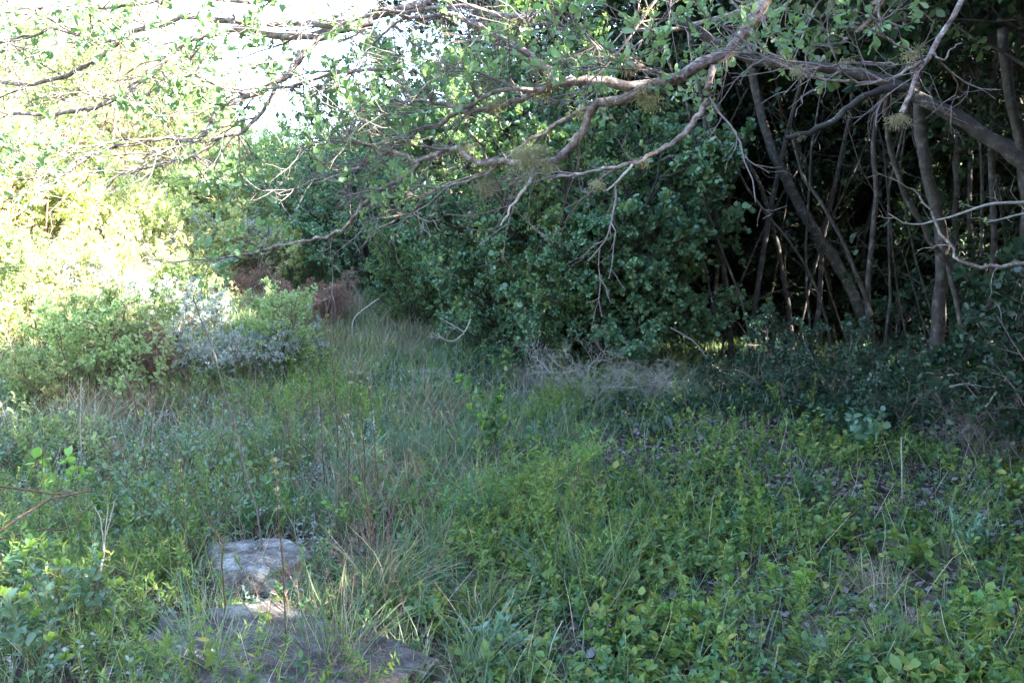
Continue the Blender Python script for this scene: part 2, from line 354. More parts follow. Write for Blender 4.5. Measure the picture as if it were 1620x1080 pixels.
# ---- the thicket: broad evergreen bushes whose leaves come down to the grass
TH = [tree_meshes(s, 3.6, .9, 6, (8, 8, 8), lsz, lk_, lm_, M['trunk'], lean=.42, base=.05, nleaf=15, hang=.08, low=.08, ratio=(.5, .45, .45))[:2] for s, lsz, lk_, lm_ in ((21, .054, 'oval', M['thicket']), (22, .048, 'spoon', M['thicket2']), (23, .060, 'round', M['thicket']))]
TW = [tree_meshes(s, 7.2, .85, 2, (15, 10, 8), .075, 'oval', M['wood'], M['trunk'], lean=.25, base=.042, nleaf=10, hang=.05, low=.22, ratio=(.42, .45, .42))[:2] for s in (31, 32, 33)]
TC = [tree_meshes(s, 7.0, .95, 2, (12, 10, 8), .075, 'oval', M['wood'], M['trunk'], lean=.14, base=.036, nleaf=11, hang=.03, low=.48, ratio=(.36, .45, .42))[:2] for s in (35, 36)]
g = np.random.default_rng(5)
thick = [
 (.12, 9.3, .72, 'leafy dark evergreen bush at the left end of the thicket beside the grass gap'),
 (.6, 9.0, .85, 'dense evergreen bush whose leaves hang over the pale dead twigs'),
 (1.0, 8.9, .78, 'tall evergreen bush beside the dark hollow, leaves glossy blue-green'),
 (.75, 10.5, 1.0, 'tall evergreen bush rising behind the left end of the thicket'),
 (.45, 11.2, 1.15, 'tallest evergreen bush at the middle of the thicket, behind the overhanging limb'),
 (.9, 8.55, .55, 'small low evergreen bush at the foot of the thicket'),
 (.1, 8.75, .5, 'small low evergreen bush with a few yellow leaves near the far rock'),
]
for i, (x, y, s, lb) in enumerate(thick):
    plant('evergreen_bush', TH[i % 3], gp(x, y), lb, 'bush', 'evergreen bushes of the thicket', g.random()*6, s, ('stems', 'foliage'))
for px, py, s_, v, lb in [(600, 478, .62, 0, 'dark round bush closing the far end of the grassy gap'), (560, 462, .6, 0, 'dark bush behind the dead brown one'), (655, 520, .42, 1, 'low leafy bush where the thicket meets the grassy gap')]:
    p = G(px, py); plant('evergreen_bush', TH[v], tuple(p), lb, 'bush', 'dark bushes around the grassy gap', g.random()*6, s_)
# ---- trees of the wood behind and to the right; unseen ones added to block sun and sky
wood = [(2.9, 13.3, 1.0), (4.6, 13.2, 1.05), (6.0, 11.6, 1.0), (7.6, 11.3, 1.1), (1.2, 13.6, 1.1), (3.4, 14.4, 1.15), (5.6, 14.6, 1.2), (8.2, 14.0, 1.15), (.9, 15.6, .95), (10.2, 12.6, 1.15), (6.8, 9.2, .95), (9.2, 9.4, 1.0), (8.0, 6.6, 1.0), (10.6, 6.2, 1.1), (6.6, 4.0, .9), (9.0, 2.6, 1.0), (6.3, 1.5, .88), (6.7, -.8, .9), (6.2, -3.2, .9), (8.6, -2.0, 1.0), (8.9, .3, 1.0), (5.4, -5.6, .9), (5.0, .1, .8), (5.2, 2.2, .75), (4.4, -2.6, .85), (6.0, .7, .9), (4.1, -.9, .75), (7.5, 2.9, .95), (7.6, -.9, .95), (5.6, -1.8, .9), (7.8, -5.0, 1.0), (2.6, -5.2, .95), (-.4, -5.8, .95), (-3.6, -5.4, .9), (-6.4, -3.0, .85), (1.2, -8.5, 1.1), (-2.4, -9.0, 1.1), (5.9, 6.3, .9), (11.5, 16.5, 1.2), (2.2, 17.5, 1.15), (6.5, 18.0, 1.2)]
for i, (x, y, s) in enumerate(wood):
    plant('wood_tree', TW[i % 3], gp(x, y), 'dark broadleaf tree crowded among others in the shaded wood, those out of view added to block sun', 'tree', 'trees crowded in the shaded wood', g.random()*6, s, ('trunk', 'crown'))

for i, (x, y, s, lb) in enumerate([(3.3, 9.3, 1.0, 'tall bare-stemmed tree whose high crown roofs the dark hollow, near its left side'), (4.9, 8.2, 1.0, 'tall bare-stemmed tree with a high crown behind the big leaning limb'), (4.1, 5.6, .9, 'tall tree added just outside the right border, its high crown shading the hollow'), (2.4, 10.6, 1.05, 'tall tree with a high crown behind the edge of the thicket'), (4.3, 10.6, 1.05, 'tall tree with a high crown at the back of the dark hollow'), (2.5, 8.9, 1.12, 'tall tree added where the thicket ends, its high crown shading the hollow'), (4.4, 7.3, 1.1, 'tall tree added beside the right border, its high crown shading the hollow')]):
    plant('hollow_shading_tree', TC[i % 2], gp(x, y), lb, 'tree', None, g.random()*6, s, ('trunk', 'crown'))  # high crowns, largely out of view, added as a roof to shade the hollow
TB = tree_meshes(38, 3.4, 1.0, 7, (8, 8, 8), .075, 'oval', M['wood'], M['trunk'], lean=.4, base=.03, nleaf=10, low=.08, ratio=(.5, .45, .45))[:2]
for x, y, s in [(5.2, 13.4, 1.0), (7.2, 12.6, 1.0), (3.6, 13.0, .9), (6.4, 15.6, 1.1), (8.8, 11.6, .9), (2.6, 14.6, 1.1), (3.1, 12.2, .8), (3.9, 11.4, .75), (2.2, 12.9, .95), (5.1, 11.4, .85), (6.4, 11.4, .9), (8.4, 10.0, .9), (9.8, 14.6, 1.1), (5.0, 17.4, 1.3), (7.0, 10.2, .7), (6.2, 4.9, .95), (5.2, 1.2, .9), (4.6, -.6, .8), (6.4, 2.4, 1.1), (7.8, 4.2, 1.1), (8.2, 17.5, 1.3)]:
    plant('undergrowth_bush', TB, gp(x, y), 'dark undergrowth bush of the shaded wood, some added to darken the hollow and block sun', 'bush', 'dark bushes at the back of the wood', g.random()*6, s)  # some bushes added to blacken the hollow, unseen ones to block low sun
# ---- traced limbs
def path3(pts, k=None, jit=0.0, g=None):
    """pts: (px,py,depth) -> smooth 3D polyline"""
    A = np.array([at(a, b, c) for a, b, c in pts]); n = len(A)
    d = np.concatenate([[0], np.cumsum(np.linalg.norm(np.diff(A, axis=0), axis=1))]); k = k or n*3
    t = np.linspace(0, d[-1], k); out = np.zeros((k, 3))
    for i in range(k):
        j = min(max(np.searchsorted(d, t[i])-1, 0), n-2); u = (t[i]-d[j])/max(d[j+1]-d[j], 1e-9)
        p0, p1, p2, p3 = A[max(j-1, 0)], A[j], A[j+1], A[min(j+2, n-1)]
        out[i] = .5*((2*p1)+(-p0+p2)*u+(2*p0-5*p1+4*p2-p3)*u*u+(-p0+3*p1-3*p2+p3)*u**3)
    if jit: out[1:-1] += (g or rng).standard_normal((k-2, 3))*jit
    return out
def limb(mb, pts, w0, w1, jit=.004, sides=8, rough=.07, k=None):
    P = path3(pts, k, jit, rng); dm = np.mean([p[2] for p in pts])
    r = np.linspace(w0, w1, len(P))*.5*dm/FPX
    tubes(mb, P[None], r[None], sides, rough, rng); return P
def zz(pts, d0, d1):
    n = len(pts); return [(a, b, d0+(d1-d0)*i/(n-1)) for i, (a, b) in enumerate(pts)]

MW = empty('overhanging_tree', gp(3.75, 4.7), 'crooked grey-barked tree leaning in from the right, limbs and spoon-shaped leaves hanging over the clearing', 'tree')
MWL = np.array(MW.location)
def mw(name, mb, m, smooth=True):
    me = mb.mesh(name, m, smooth); me.transform(__import__('mathutils').Matrix.Translation(-MW.location)); return link(name, me, MW)
bmk = MB()
x0, y0, z0 = MWL
k = 14; tp = walk(np.array([[x0, y0, z0-.1]]), np.array([[-.12, .0, 1.]]), 3.2, k, .06, 0, rng)
tubes(bmk, tp, (np.linspace(.17, .09, k))[None], 12, .06, rng); mw('trunk', bmk, M['trunk'])
top = tp[0, -1]; mid = tp[0, 7]
def pix(P):                                  # back to pixels, to join traced limbs to the trunk
    d = P-CAM; Y = d[1]*cp+d[2]*sp; Z = -d[1]*sp+d[2]*cp; return (810+FPX*d[0]/Y, 540-FPX*Z/Y, P[1])
tpx, mpx = pix(top), pix(mid)
side_src = []    # (path, radius at start, density, leafiness)
def L(name, pts, w0, w1, nb=0, leafy=1.0, mat='limb', sides=8):
    mb = MB(); P = limb(mb, pts, w0, w1, sides=sides); mw(name, mb, M[mat]); side_src.append((P, nb, leafy, w0)); return P
# the thick dark limb crossing behind
L('limb', [mpx, (1700,330,4.7)]+zz([(1640,275),(1573,225),(1510,185),(1440,148),(1370,120),(1290,108),(1220,100),(1170,88),(1120,60),(1060,30)], 4.8, 5.2), 25, 13, 3, .3, 'darkbark', 10)
L('limb', zz([(1440,140),(1400,142),(1355,160),(1330,182),(1290,206),(1240,218)], 4.9, 4.7), 14, 7, 2, .3, 'darkbark')
# overhead feeder
feed = [tpx, (1700,-160,4.0), (1480,-260,3.5), (1330,-190,3.2), (1245,-60,3.05)]
L('limb', feed+zz([(1212,0),(1188,38),(1160,74),(1110,102),(1078,122),(1020,138),(960,128),(900,127),(884,131)], 3.0, 3.15), 30, 14, 8, .8)
L('limb', zz([(884,131),(862,108),(838,88),(812,72),(772,48),(742,34),(700,24),(650,30),(590,60)], 3.15, 3.4), 13, 4, 16, 1.2)
L('limb', zz([(1030,136),(975,160),(940,170),(925,205),(900,236),(880,252),(850,258),(790,257),(755,257),(738,246),(722,234),(680,250),(655,256),(635,242),(600,236),(545,222)], 3.06, 3.3), 16, 4, 14, .4)
L('branch', zz([(850,260),(840,275),(833,295),(818,312),(806,332),(793,357)], 3.12, 3.05), 7, 3, 2, 0, 'pale')
L('branch', zz([(665,256),(648,276),(600,300),(580,318),(560,345),(540,362),(518,374),(480,381),(430,392),(380,403),(325,414)], 3.25, 3.6), 8, 2.5, 8, .8)
L('limb', zz([(1128,106),(1121,140),(1118,165),(1100,192),(1085,210),(1060,230),(1030,246),(1000,261),(962,266),(930,272),(870,286)], 3.05, 3.0), 12, 3.5, 7, .05)
L('branch', zz([(1000,261),(978,288),(955,300)], 3.0, 2.95), 5, 2.5, 1, 0, 'pale')
L('branch', zz([(884,134),(850,142),(800,143),(770,152),(735,172),(700,165),(640,160),(570,168)], 3.15, 3.3), 9, 3, 12, 1.2)
L('branch', zz([(884,138),(840,150),(800,168),(755,176),(720,182),(690,198),(650,215),(610,240),(560,268),(500,290)], 3.2, 3.4), 10, 3, 12, .7)
L('branch', zz([(935,172),(900,185),(870,205),(830,230),(790,262),(740,285),(690,300),(640,340),(600,360)], 3.1, 3.3), 7, 2, 10, .4)
L('branch', zz([(1080,122),(1050,118),(1000,100),(960,88),(930,60),(905,40)], 3.05, 2.9), 8, 3, 8, 1.2)
L('branch', [(1245,-60,3.05),(1100,-70,3.0)]+zz([(980,-30),(880,0),(855,20),(820,26),(780,22),(740,8),(680,15),(600,22),(540,38)], 3.0, 3.4), 14, 4, 18, 1.3)
L('branch', [(1245,-60,3.05)]+zz([(1130,-60),(1060,-20),(1010,40),(985,70)], 3.0, 3.0), 9, 3, 8, 1.5)
# the sunlit twiggy bough at the right
L('limb', [(1700,-160,4.0),(1600,-130,3.3)]+zz([(1535,-25),(1503,33),(1485,62),(1470,86),(1456,104),(1446,130),(1442,155),(1425,180)], 2.9, 2.8), 14, 7, 5, .1)
L('branch', zz([(1460,98),(1430,116),(1400,128),(1350,129),(1300,125),(1275,113),(1250,97),(1228,82)], 2.82, 2.75), 6, 2.5, 7, 1.1)
L('branch', zz([(1456,92),(1430,80),(1400,60),(1387,48),(1392,20),(1380,-10)], 2.83, 2.9), 5, 2.5, 3, .2)
L('branch', zz([(1470,86),(1490,95),(1512,70),(1520,66)], 2.83, 2.8), 4, 2, 2, 0)
L('branch', zz([(1420,102),(1385,100),(1360,100),(1338,95)], 2.82, 2.78), 4, 2, 2, 1)
# limbs reaching across the upper left
f2 = [(1480,-260,3.5),(1250,-300,3.4),(1000,-230,3.5),(820,-90,3.6)]
L('limb', f2+zz([(700,-10),(620,20),(530,40),(460,40),(365,35),(290,27),(270,35),(220,50),(190,66),(160,92),(130,108),(100,125),(50,132),(-30,128)], 3.6, 3.9), 20, 5, 22, 1.1)
L('limb', zz([(560,42),(505,56),(440,57),(380,49),(330,56),(295,66),(275,86),(240,114),(212,134),(190,155),(150,170),(100,178),(50,183),(-30,172)], 3.65, 3.8), 12, 5, 22, 1.0)
L('limb', zz([(590,35),(540,47),(507,62),(482,86),(465,110),(440,130),(400,150),(356,165),(340,178),(335,200),(320,217),(300,223),(260,219),(220,226),(170,236),(130,250),(105,273),(60,267)], 3.6, 3.5), 13, 3, 20, .8)
L('branch', zz([(438,133),(425,165),(397,195),(380,212),(345,220),(300,250),(240,262),(180,282),(150,300)], 3.58, 3.4), 7, 2, 12, .8)
L('branch', zz([(640,105),(600,112),(540,115),(470,135),(400,142),(330,132),(300,110),(250,118),(180,150),(100,160)], 3.4, 3.7), 6, 2, 14, 1.0)
L('branch', zz([(190,66),(140,60),(95,48),(50,55),(0,68)], 3.75, 3.8), 6, 3, 8, 1.2)
L('branch', f2[-1:]+zz([(640,-60),(500,-20),(400,5),(300,-5),(200,10),(90,10),(0,20)], 3.5, 3.9), 10, 4, 20, 1.6)
# side twigs and leaves
tw = MB(); lf = MB(); g = np.random.default_rng(91); lich = []
for (P, nb, leafy, w0) in side_src:
    if nb <= 0: continue
    nb = max(1, int(nb*.62))
    Ln = np.linalg.norm(np.diff(P, axis=0), axis=1).sum()
    t0 = .35 if w0 > 25 else .08
    O, D, t = spawn(P[None], nb, t0, 1.0, .7, -.02, g, flat=.5)
    D = nrm(D+np.array([-.25, 0, -.05])); Lc = .35*(1.15-.5*t)*(.6+.8*g.random(len(t)))
    A = walk(O, D, Lc, 7, .17, .0, g); tubes(tw, A, (.0045*(.6+.5*g.random(len(A))))[:, None]*np.linspace(1, .45, 7)[None], 5)
    O, D, t = spawn(A, 4, .15, 1, .75, .0, g, flat=.6); B = walk(O, D, .20*(.5+.9*g.random(len(t))), 5, .2, .02, g)
    tubes(tw, B, np.full((len(B), 1), .0024)*np.linspace(1, .5, 5)[None], 4)
    O, D, t = spawn(B, 3, .25, 1, .7, .05, g); Cc = walk(O, D, .085*(.5+g.random(len(t))), 4, .22, .05, g)
    tubes(tw, Cc, np.full((len(Cc), 1), .0015)*np.linspace(1, .6, 4)[None], 3)
    if leafy > 0:
        E = A[:, -1]; cl = vnoise(E[:, 0]*2.6+E[:, 2]*1.7+9, E[:, 1]*2.0+E[:, 2]*2.4, 12)
        sel = (cl > .72-.08*(leafy-1)) & (g.random(len(A)) < .85); keep = np.repeat(np.repeat(sel, 4), 3) & (g.random(len(Cc)) < .60)
        if keep.any(): leaf_on(lf, Cc[keep], 5, .032, 'spoon', g, t0=.45, t1=1, ang=.85, up=.5, tip=2.2)
# leafy sprays, each grown from the nearest point of a limb
cr = tree_meshes(37, 2.6, 1.25, 6, (9, 9, 8), .06, 'spoon', M['milkwood'], M['limb'], lean=1.1, base=.07, nleaf=9, low=.25, ratio=(.5, .45, .42), up0=.75)[:2]
for nm, me in (('crown_branches', cr[0]), ('crown', cr[1])):
    o = link(nm, me, MW, tuple(top-MWL))
allp = np.concatenate([P for P, nb, lf_, w0 in side_src])
uv = np.array([pix(q)[:2] for q in allp])
for sx, sy, sr in [(500,165,60),(560,110,50),(640,60,55),(520,205,60),(600,180,45),(475,150,40),(470,190,35),(580,150,45),(1205,40,50),(1060,45,60),(1010,80,45),(1120,55,40),(930,80,35),(740,130,40),(440,85,45),(400,55,35),(230,28,60),(60,30,60),(130,30,55),(15,90,45),(225,170,35),(300,130,35),(20,250,40),(60,240,35),(120,255,30),(150,60,50),(560,18,40),(330,100,30),(625,318,35),(655,300,30),(700,60,50),(1420,25,35),(1000,20,50),(180,25,50),(380,20,40),(270,150,30),(390,270,30),(330,280,30),(410,385,30),(330,410,25),(550,60,45),(590,230,35),(690,130,35),(900,25,40),(1180,75,30),(800,60,35),(20,20,40),(520,130,40)]:
    d = np.hypot(uv[:, 0]-sx, uv[:, 1]-sy); q = allp[np.argmin(d)]; n = 5
    ctr = at(sx, sy, q[1]-.05*g.random()); tg = ctr+g.standard_normal((n, 3))*np.array([1, .9, .8])*sr/FPX*q[1]*.6
    A = walk(np.repeat(q[None], n, 0), tg-q, np.linalg.norm(tg-q, axis=1)+.02, 7, .10, 0, g); tubes(tw, A, np.full((n, 1), .0032)*np.linspace(1, .5, 7)[None], 5)
    O, D, t = spawn(A, 4, .45, 1, .7, .1, g); Cc = walk(O, D, .07*(.5+g.random(len(t))), 4, .2, .05, g); tubes(tw, Cc, np.full((len(Cc), 1), .0016)*np.linspace(1, .6, 4)[None], 3)
    leaf_on(lf, Cc, 5, .034, 'spoon', g, t0=.4, t1=1, ang=.8, up=.5, tip=2.2)
mw('twigs', tw, M['twig']); mw('foliage', lf, M['milkwood'])
def tuft(c, n, length, g, spread=.03):
    mb = MB(); O = c+g.standard_normal((n, 3))*np.array([spread, spread, spread*.5])
    D = g.standard_normal((n, 3))*.6+np.array([0, 0, -.5])
    P = walk(O, D, length*(.3+.8*g.random(n)**1.5), 6, .5, -.22, g); tubes(mb, P, np.full((n, 6), .0006), 3); return mb
for px, py, dd, n, ln, s_ in [(832,240,3.1,90,.11,.018),(770,290,3.2,60,.09,.02),(853,236,3.08,45,.05,.012),(1030,155,3.05,40,.07,.014),(1012,150,3.05,30,.07,.01),(1422,186,2.8,60,.05,.012),(945,290,2.97,35,.04,.01),(870,262,3.1,30,.06,.012),(780,160,3.2,40,.06,.02),(1000,105,3.0,30,.05,.02),(848,100,3.1,40,.06,.02),(735,230,3.2,40,.06,.02),(365,230,3.5,30,.03,.01),(700,110,3.3,40,.07,.03),(1240,82,3.4,20,.04,.01)]:
    mw('lichen_tuft', tuft(at(px, py, dd), int(n*3), ln*1.0, g, s_), M['lichen'], False)

cand = [q for q in allp if 560 < pix(q)[0] < 1450 and 0 < pix(q)[1] < 300]
for i in range(34):
    q = cand[g.integers(len(cand))]; mw('lichen_tuft', tuft(q-np.array([0, 0, .004]), int(g.uniform(20, 110)), g.uniform(.02, .07), g, g.uniform(.004, .02)), M['lichen'], False)

# ------------------------------------------------------------------ traced slender trees of the hollow
def traced(name, label, cat, lines, mat, base=None, nb=4, tl=.5, group=None, leafm=None, leaf=.04, nl=4, part='stem', twr=.003):
    P0 = at(*lines[0][0][0]) if base is None else np.array(base)
    e = empty(name, tuple(P0), label, cat, group)
    T = __import__('mathutils').Matrix.Translation(-e.location); g = np.random.default_rng(int(abs(P0[0]*1000+P0[2]*777))+3)
    tw = MB(); lf = MB(); n0 = 0; l0 = 0
    for pts, w0, w1 in lines:
        mb = MB(); P = limb(mb, pts, w0, w1, jit=.006 if w0 > 6 else .0012, sides=7 if w0 > 6 else 5)
        if nb:
            dst = tw if leafm else mb
            O, D, t = spawn(P[None], nb, .2, 1, .8, 0, g); A = walk(O, D, tl*(.4+.8*g.random(len(t))), 6, .2, 0, g)
            tubes(dst, A, np.full((len(A), 1), twr)*np.linspace(1, .4, 6)[None], 4)
            O, D, t = spawn(A, 3, .2, 1, .8, 0, g); B = walk(O, D, tl*.4*(.4+.8*g.random(len(t))), 5, .2, 0, g)
            tubes(dst, B, np.full((len(B), 1), twr*.55)*np.linspace(1, .4, 5)[None], 3); n0 = leafm is not None
            if leafm: leaf_on(lf, B, nl, leaf, 'oval', g); l0 = 1
        me = mb.mesh(part, mat, True); me.transform(T); link(part, me, e)
    if n0: me = tw.mesh('twigs', mat); me.transform(T); link('twigs', me, e)
    if l0: me = lf.mesh('foliage', leafm); me.transform(T); link('foliage', me, e)
    return e
traced('slender_tree', 'slender pale-barked tree standing in the dark hollow, tallest straight trunk there', 'tree',
  [(zz([(1466,662),(1478,600),(1480,540),(1486,480),(1490,400),(1484,340),(1466,280),(1455,200),(1450,110),(1442,0),(1430,-120)], 6.9, 7.1), 24, 13)], M['trunk'], None, 7, .8, None, M['wood'], .05, 5, 'trunk')
traced('slender_tree', 'thin leaning stem crossing in front of the pale-barked tree', 'tree',
  [(zz([(1500,420),(1470,380),(1440,320),(1418,270),(1404,215),(1403,150),(1420,80),(1432,0),(1440,-90)], 6.3, 6.0), 9, 8), (zz([(1500,420),(1520,520),(1530,640)], 6.3, 6.2), 9, 9)], M['trunk'], gp(at(1530,650,6.2)[0], 6.2), 3, .5, None, M['wood'], .05, 4, 'trunk')
traced('slender_tree', 'thin dark stem left of the pale-barked tree, forked near the ground', 'tree',
  [(zz([(1372,650),(1380,560),(1372,480),(1378,380),(1385,300),(1382,220),(1396,150),(1410,60),(1405,-60)], 7.6, 7.4), 10, 6), (zz([(1378,500),(1350,420),(1310,340),(1270,280),(1250,200)], 7.5, 7.7), 7, 4)], M['trunk'], None, 5, .6, None, M['wood'], .05, 4, 'trunk')
traced('slender_tree', 'dark mottled trunk arching through the middle of the hollow', 'tree',
  [(zz([(1420,640),(1390,560),(1355,480),(1325,420),(1290,370),(1250,300),(1215,220),(1190,120),(1185,0)], 8.6, 8.9), 20, 12)], M['trunk'], None, 5, .7, None, M['wood'], .05, 4, 'trunk')
traced('slender_tree', 'upright bare pole trunk close to the right edge of the clearing', 'tree',
  [(zz([(1500,640),(1505,520),(1508,420),(1512,300),(1515,200),(1530,80),(1535,-60)], 8.0, 8.2), 11, 8)], M['trunk'], None, 5, .6, None, M['wood'], .05, 4, 'trunk')
traced('slender_tree', 'grey trunk cut by the right border of the clearing', 'tree',
  [(zz([(1618,640),(1620,520),(1625,400),(1618,260),(1590,100),(1580,-50)], 6.6, 6.8), 20, 14)], M['trunk'], None, 6, .6, None, M['wood'], .05, 4, 'trunk')
traced('dead_branch', 'bare bleached branch with fine side twigs reaching in from the right border', 'branch',
  [(zz([(1690,300),(1620,320),(1570,322),(1520,338),(1485,348),(1440,356),(1405,338)], 3.9, 3.7), 6, 2), (zz([(1700,330),(1620,338),(1590,345),(1560,352)], 3.9, 3.8), 5, 2)], M['pale'], None, 4, .16, None, None, part='stem', twr=.002)
traced('dead_branch', 'crooked grey branch curling below the bleached one at the right border', 'branch',
  [(zz([(1720,430),(1620,418),(1560,421),(1520,412),(1505,395),(1492,378),(1470,330),(1445,300)], 4.2, 4.4), 8, 3)], M['limb'], None, 3, .2, None, None)
traced('fallen_branch', 'leafless grey branch lying across low twigs in front of the slender pale tree', 'branch',
  [(zz([(1450,592),(1475,600),(1510,592),(1540,596),(1572,600)], 6.2, 6.0), 5, 2.5), (zz([(1465,618),(1500,612),(1540,604),(1574,600)], 6.2, 6.0), 4, 3)], M['pale'], None, 5, .3, None, None, twr=.003)
traced('fallen_branch', 'long pale stick leaning out of the undergrowth at lower right', 'branch',
  [(zz([(1480,718),(1510,695),(1560,640),(1595,590),(1596,545)], 5.9, 5.6), 6, 3)], M['pale'], None, 3, .15, None, None)
traced('dead_branch', 'thin pale dead stem arching down from the thicket into the dark hollow', 'branch',
  [(zz([(1060,518),(1100,542),(1130,580),(1175,588),(1210,615)], 7.6, 7.3), 2.6, 1.5)], M['twig'], None, 2, .2, None, None)
traced('dead_branch', 'short pale curved branch lit at the left edge of the thicket', 'branch',
  [(zz([(745,505),(735,525),(715,540),(695,532),(682,526)], 8.0, 7.8), 2.6, 1.2), (zz([(735,525),(718,515),(705,508)], 7.9, 7.8), 3, 2)], M['pale'], None, 3, .15, None, None)
# slim stems crowding the hollow
g = np.random.default_rng(15); k = 12
for i in range(38):
    px = g.uniform(1120, 1640); dd = g.uniform(7.4, 11.5); x = at(px, 600, dd)[0]
    if i >= 28: x = g.uniform(-1.0, 2.2); dd = g.uniform(10, 12)
    b = gp(x, dd, -.05); e = empty('thin_stem', b, 'thin bare dark stem crowded among others in the dark hollow', 'sapling', 'thin stems crowded in the dark hollow')
    mb = MB(); P = walk(np.zeros((1, 3)), np.array([[g.normal()*.25, g.normal()*.1, 1.]]), g.uniform(3.5, 5.5), k, .10, .02, g)
    r_ = g.uniform(.006, .021); tubes(mb, P, np.linspace(r_, r_*.4, k)[None], 6, .05, g)
    O, D, t = spawn(P, 9, .15, 1, .9, 0, g); A = walk(O, D, g.uniform(.3, .9, len(t)), 6, .22, .0, g); tubes(mb, A, np.full((len(A), 1), .004)*np.linspace(1, .4, 6)[None], 4)
    O, D, t = spawn(A, 3, .2, 1, .8, 0, g); B = walk(O, D, g.uniform(.1, .35, len(t)), 5, .25, 0, g); tubes(mb, B, np.full((len(B), 1), .002)*np.linspace(1, .4, 5)[None], 3)
    link('trunk', mb.mesh('trunk', M['trunk'] if i % 3 else M['darkbark'], True), e)
    lf = MB(); sel = g.random(len(B)) < .6; leaf_on(lf, B[sel], 4, .048, 'oval', g); link('foliage', lf.mesh('foliage', M['wood']), e)
# understory bushes of the hollow
M['gloss'] = leafmat('shade_darkened_glossy_leaf', [(.022,.052,.028),(.035,.075,.04),(.04,.08,.05)], .4, .2, .5)  # the hollow's shade is put into this dark leaf colour
US = [tree_meshes(s, 1.5, .9, 5, (5, 6, 4), .055, 'round', M['gloss'], M['twig'], lean=.5, base=.014, nleaf=5, hang=.02, ratio=(.5, .45, .5))[:2] for s in (51, 52, 53)]
for i, (px, py, s, lb) in enumerate([
  (1580, 700, .95, 'broad-leaved glossy bush at the right border in front of the wood'),
  (1640, 760, .8, 'dark leafy bush half cut off by the right border, lower than the glossy one'),
  (1400, 700, .45, 'small round-leaved bush at the front rim of the dark hollow'),
  (1250, 655, .32, 'low leafy bush at the mouth of the dark hollow, left of the stems'),
  (1510, 690, .5, 'low dark bush growing by the foot of the slender pale tree'),
  (1330, 640, .5, 'loose leafy bush deep inside the dark hollow'),
  (1430, 600, .7, 'loose bush behind the slender pale tree'),
  (1560, 610, 1.0, 'tall loose bush behind the long pale stick'),
  (1140, 640, .3, 'low bush under the right end of the thicket'),
  (1210, 625, .55, 'dark bush against the black back of the hollow')]):
    p = G(px, py); plant('understory_bush', US[i % 3], tuple(p), lb, 'bush', 'low bushes of the hollow', g.random()*6, s)

# dead twiggy shrubs at the foot of the thicket
def deadshrub(seed, h, mat, n1=9, dens=6):
    g = np.random.default_rng(seed); mb = MB()
    a = g.random(n1)*6.28; D = np.stack([np.cos(a)*.8, np.sin(a)*.8, np.full(n1, .7)], -1)
    P = walk(np.zeros((n1, 3)), D, h*(.7+.5*g.random(n1)), 8, .25, -.02, g); tubes(mb, P, np.full((n1, 1), .006)*np.linspace(1, .4, 8)[None], 5)
    for L_, r_ in ((.5, .003), (.26, .0018), (.13, .0012)):
        O, D, t = spawn(P, dens if L_ > .2 else 4, .15, 1, .9, 0, g); P = walk(O, D, h*L_*(.5+.8*g.random(len(t))), 5, .3, -.01, g); tubes(mb, P, np.full((len(P), 1), r_)*np.linspace(1, .5, 5)[None], 3)
    return mb.mesh('dead_twigs', mat)
ds = [deadshrub(61, .8, M['pale']), deadshrub(62, .7, M['twig'])]
for i, (px, py, s, lb) in enumerate([(930, 640, .85, 'tangled pale leafless shrub below the thicket, right of its centre'), (860, 640, .5, 'smaller leafless grey shrub left of the tangled pale one'),
   (1010, 640, .6, 'leafless twiggy shrub where the thicket meets the dark hollow'), (1560, 740, .7, 'dead grey twigs at the foot of the glossy bush at the right border')]):
    p = G(px, py); e = empty('dead_shrub', tuple(p), lb, 'shrub', None, g.random()*6, s); link('branches', ds[i % 2], e)

# ------------------------------------------------------------------ hillside scrub
HS = {
 'yg': [tree_meshes(s, 1.3, 1.0, 7, (6, 7, 4), .042, 'tiny', M['yellowgreen'], M['stemb'], lean=.6, base=.014, nleaf=10, ratio=(.5, .45, .5))[:2] for s in (71, 72)],
 'mg': [tree_meshes(s, 1.6, 1.0, 6, (6, 7, 5), .045, 'tiny', M['midgreen'], M['stemb'], lean=.55, base=.018, nleaf=10, ratio=(.5, .45, .5))[:2] for s in (73, 74)],
 'br': [tree_meshes(s, 1.1, 1.0, 9, (8, 8, 6), .036, 'narrow', M['brown'], M['stemb'], lean=.6, base=.010, nleaf=9, ratio=(.5, .45, .5))[:2] for s in (75,)],
 'sv': [tree_meshes(s, .9, 1.0, 9, (6, 6, 4), .024, 'tiny', M['silver'], M['stemb'], lean=.6, base=.008, nleaf=9, ratio=(.5, .45, .5)) for s in (76, 77)],
 'tr': [tree_meshes(s, 3.4, .9, 4, (8, 8, 6), .055, 'tiny', M['midgreen'], M['limb'], lean=.4, base=.04, nleaf=10, ratio=(.5, .45, .45))[:2] for s in (78, 79)],
 'ty': [tree_meshes(s, 3.2, .9, 4, (8, 8, 6), .050, 'tiny', M['yellowgreen'], M['limb'], lean=.4, base=.04, nleaf=10, ratio=(.5, .45, .45))[:2] for s in (80,)],
}
sv = []
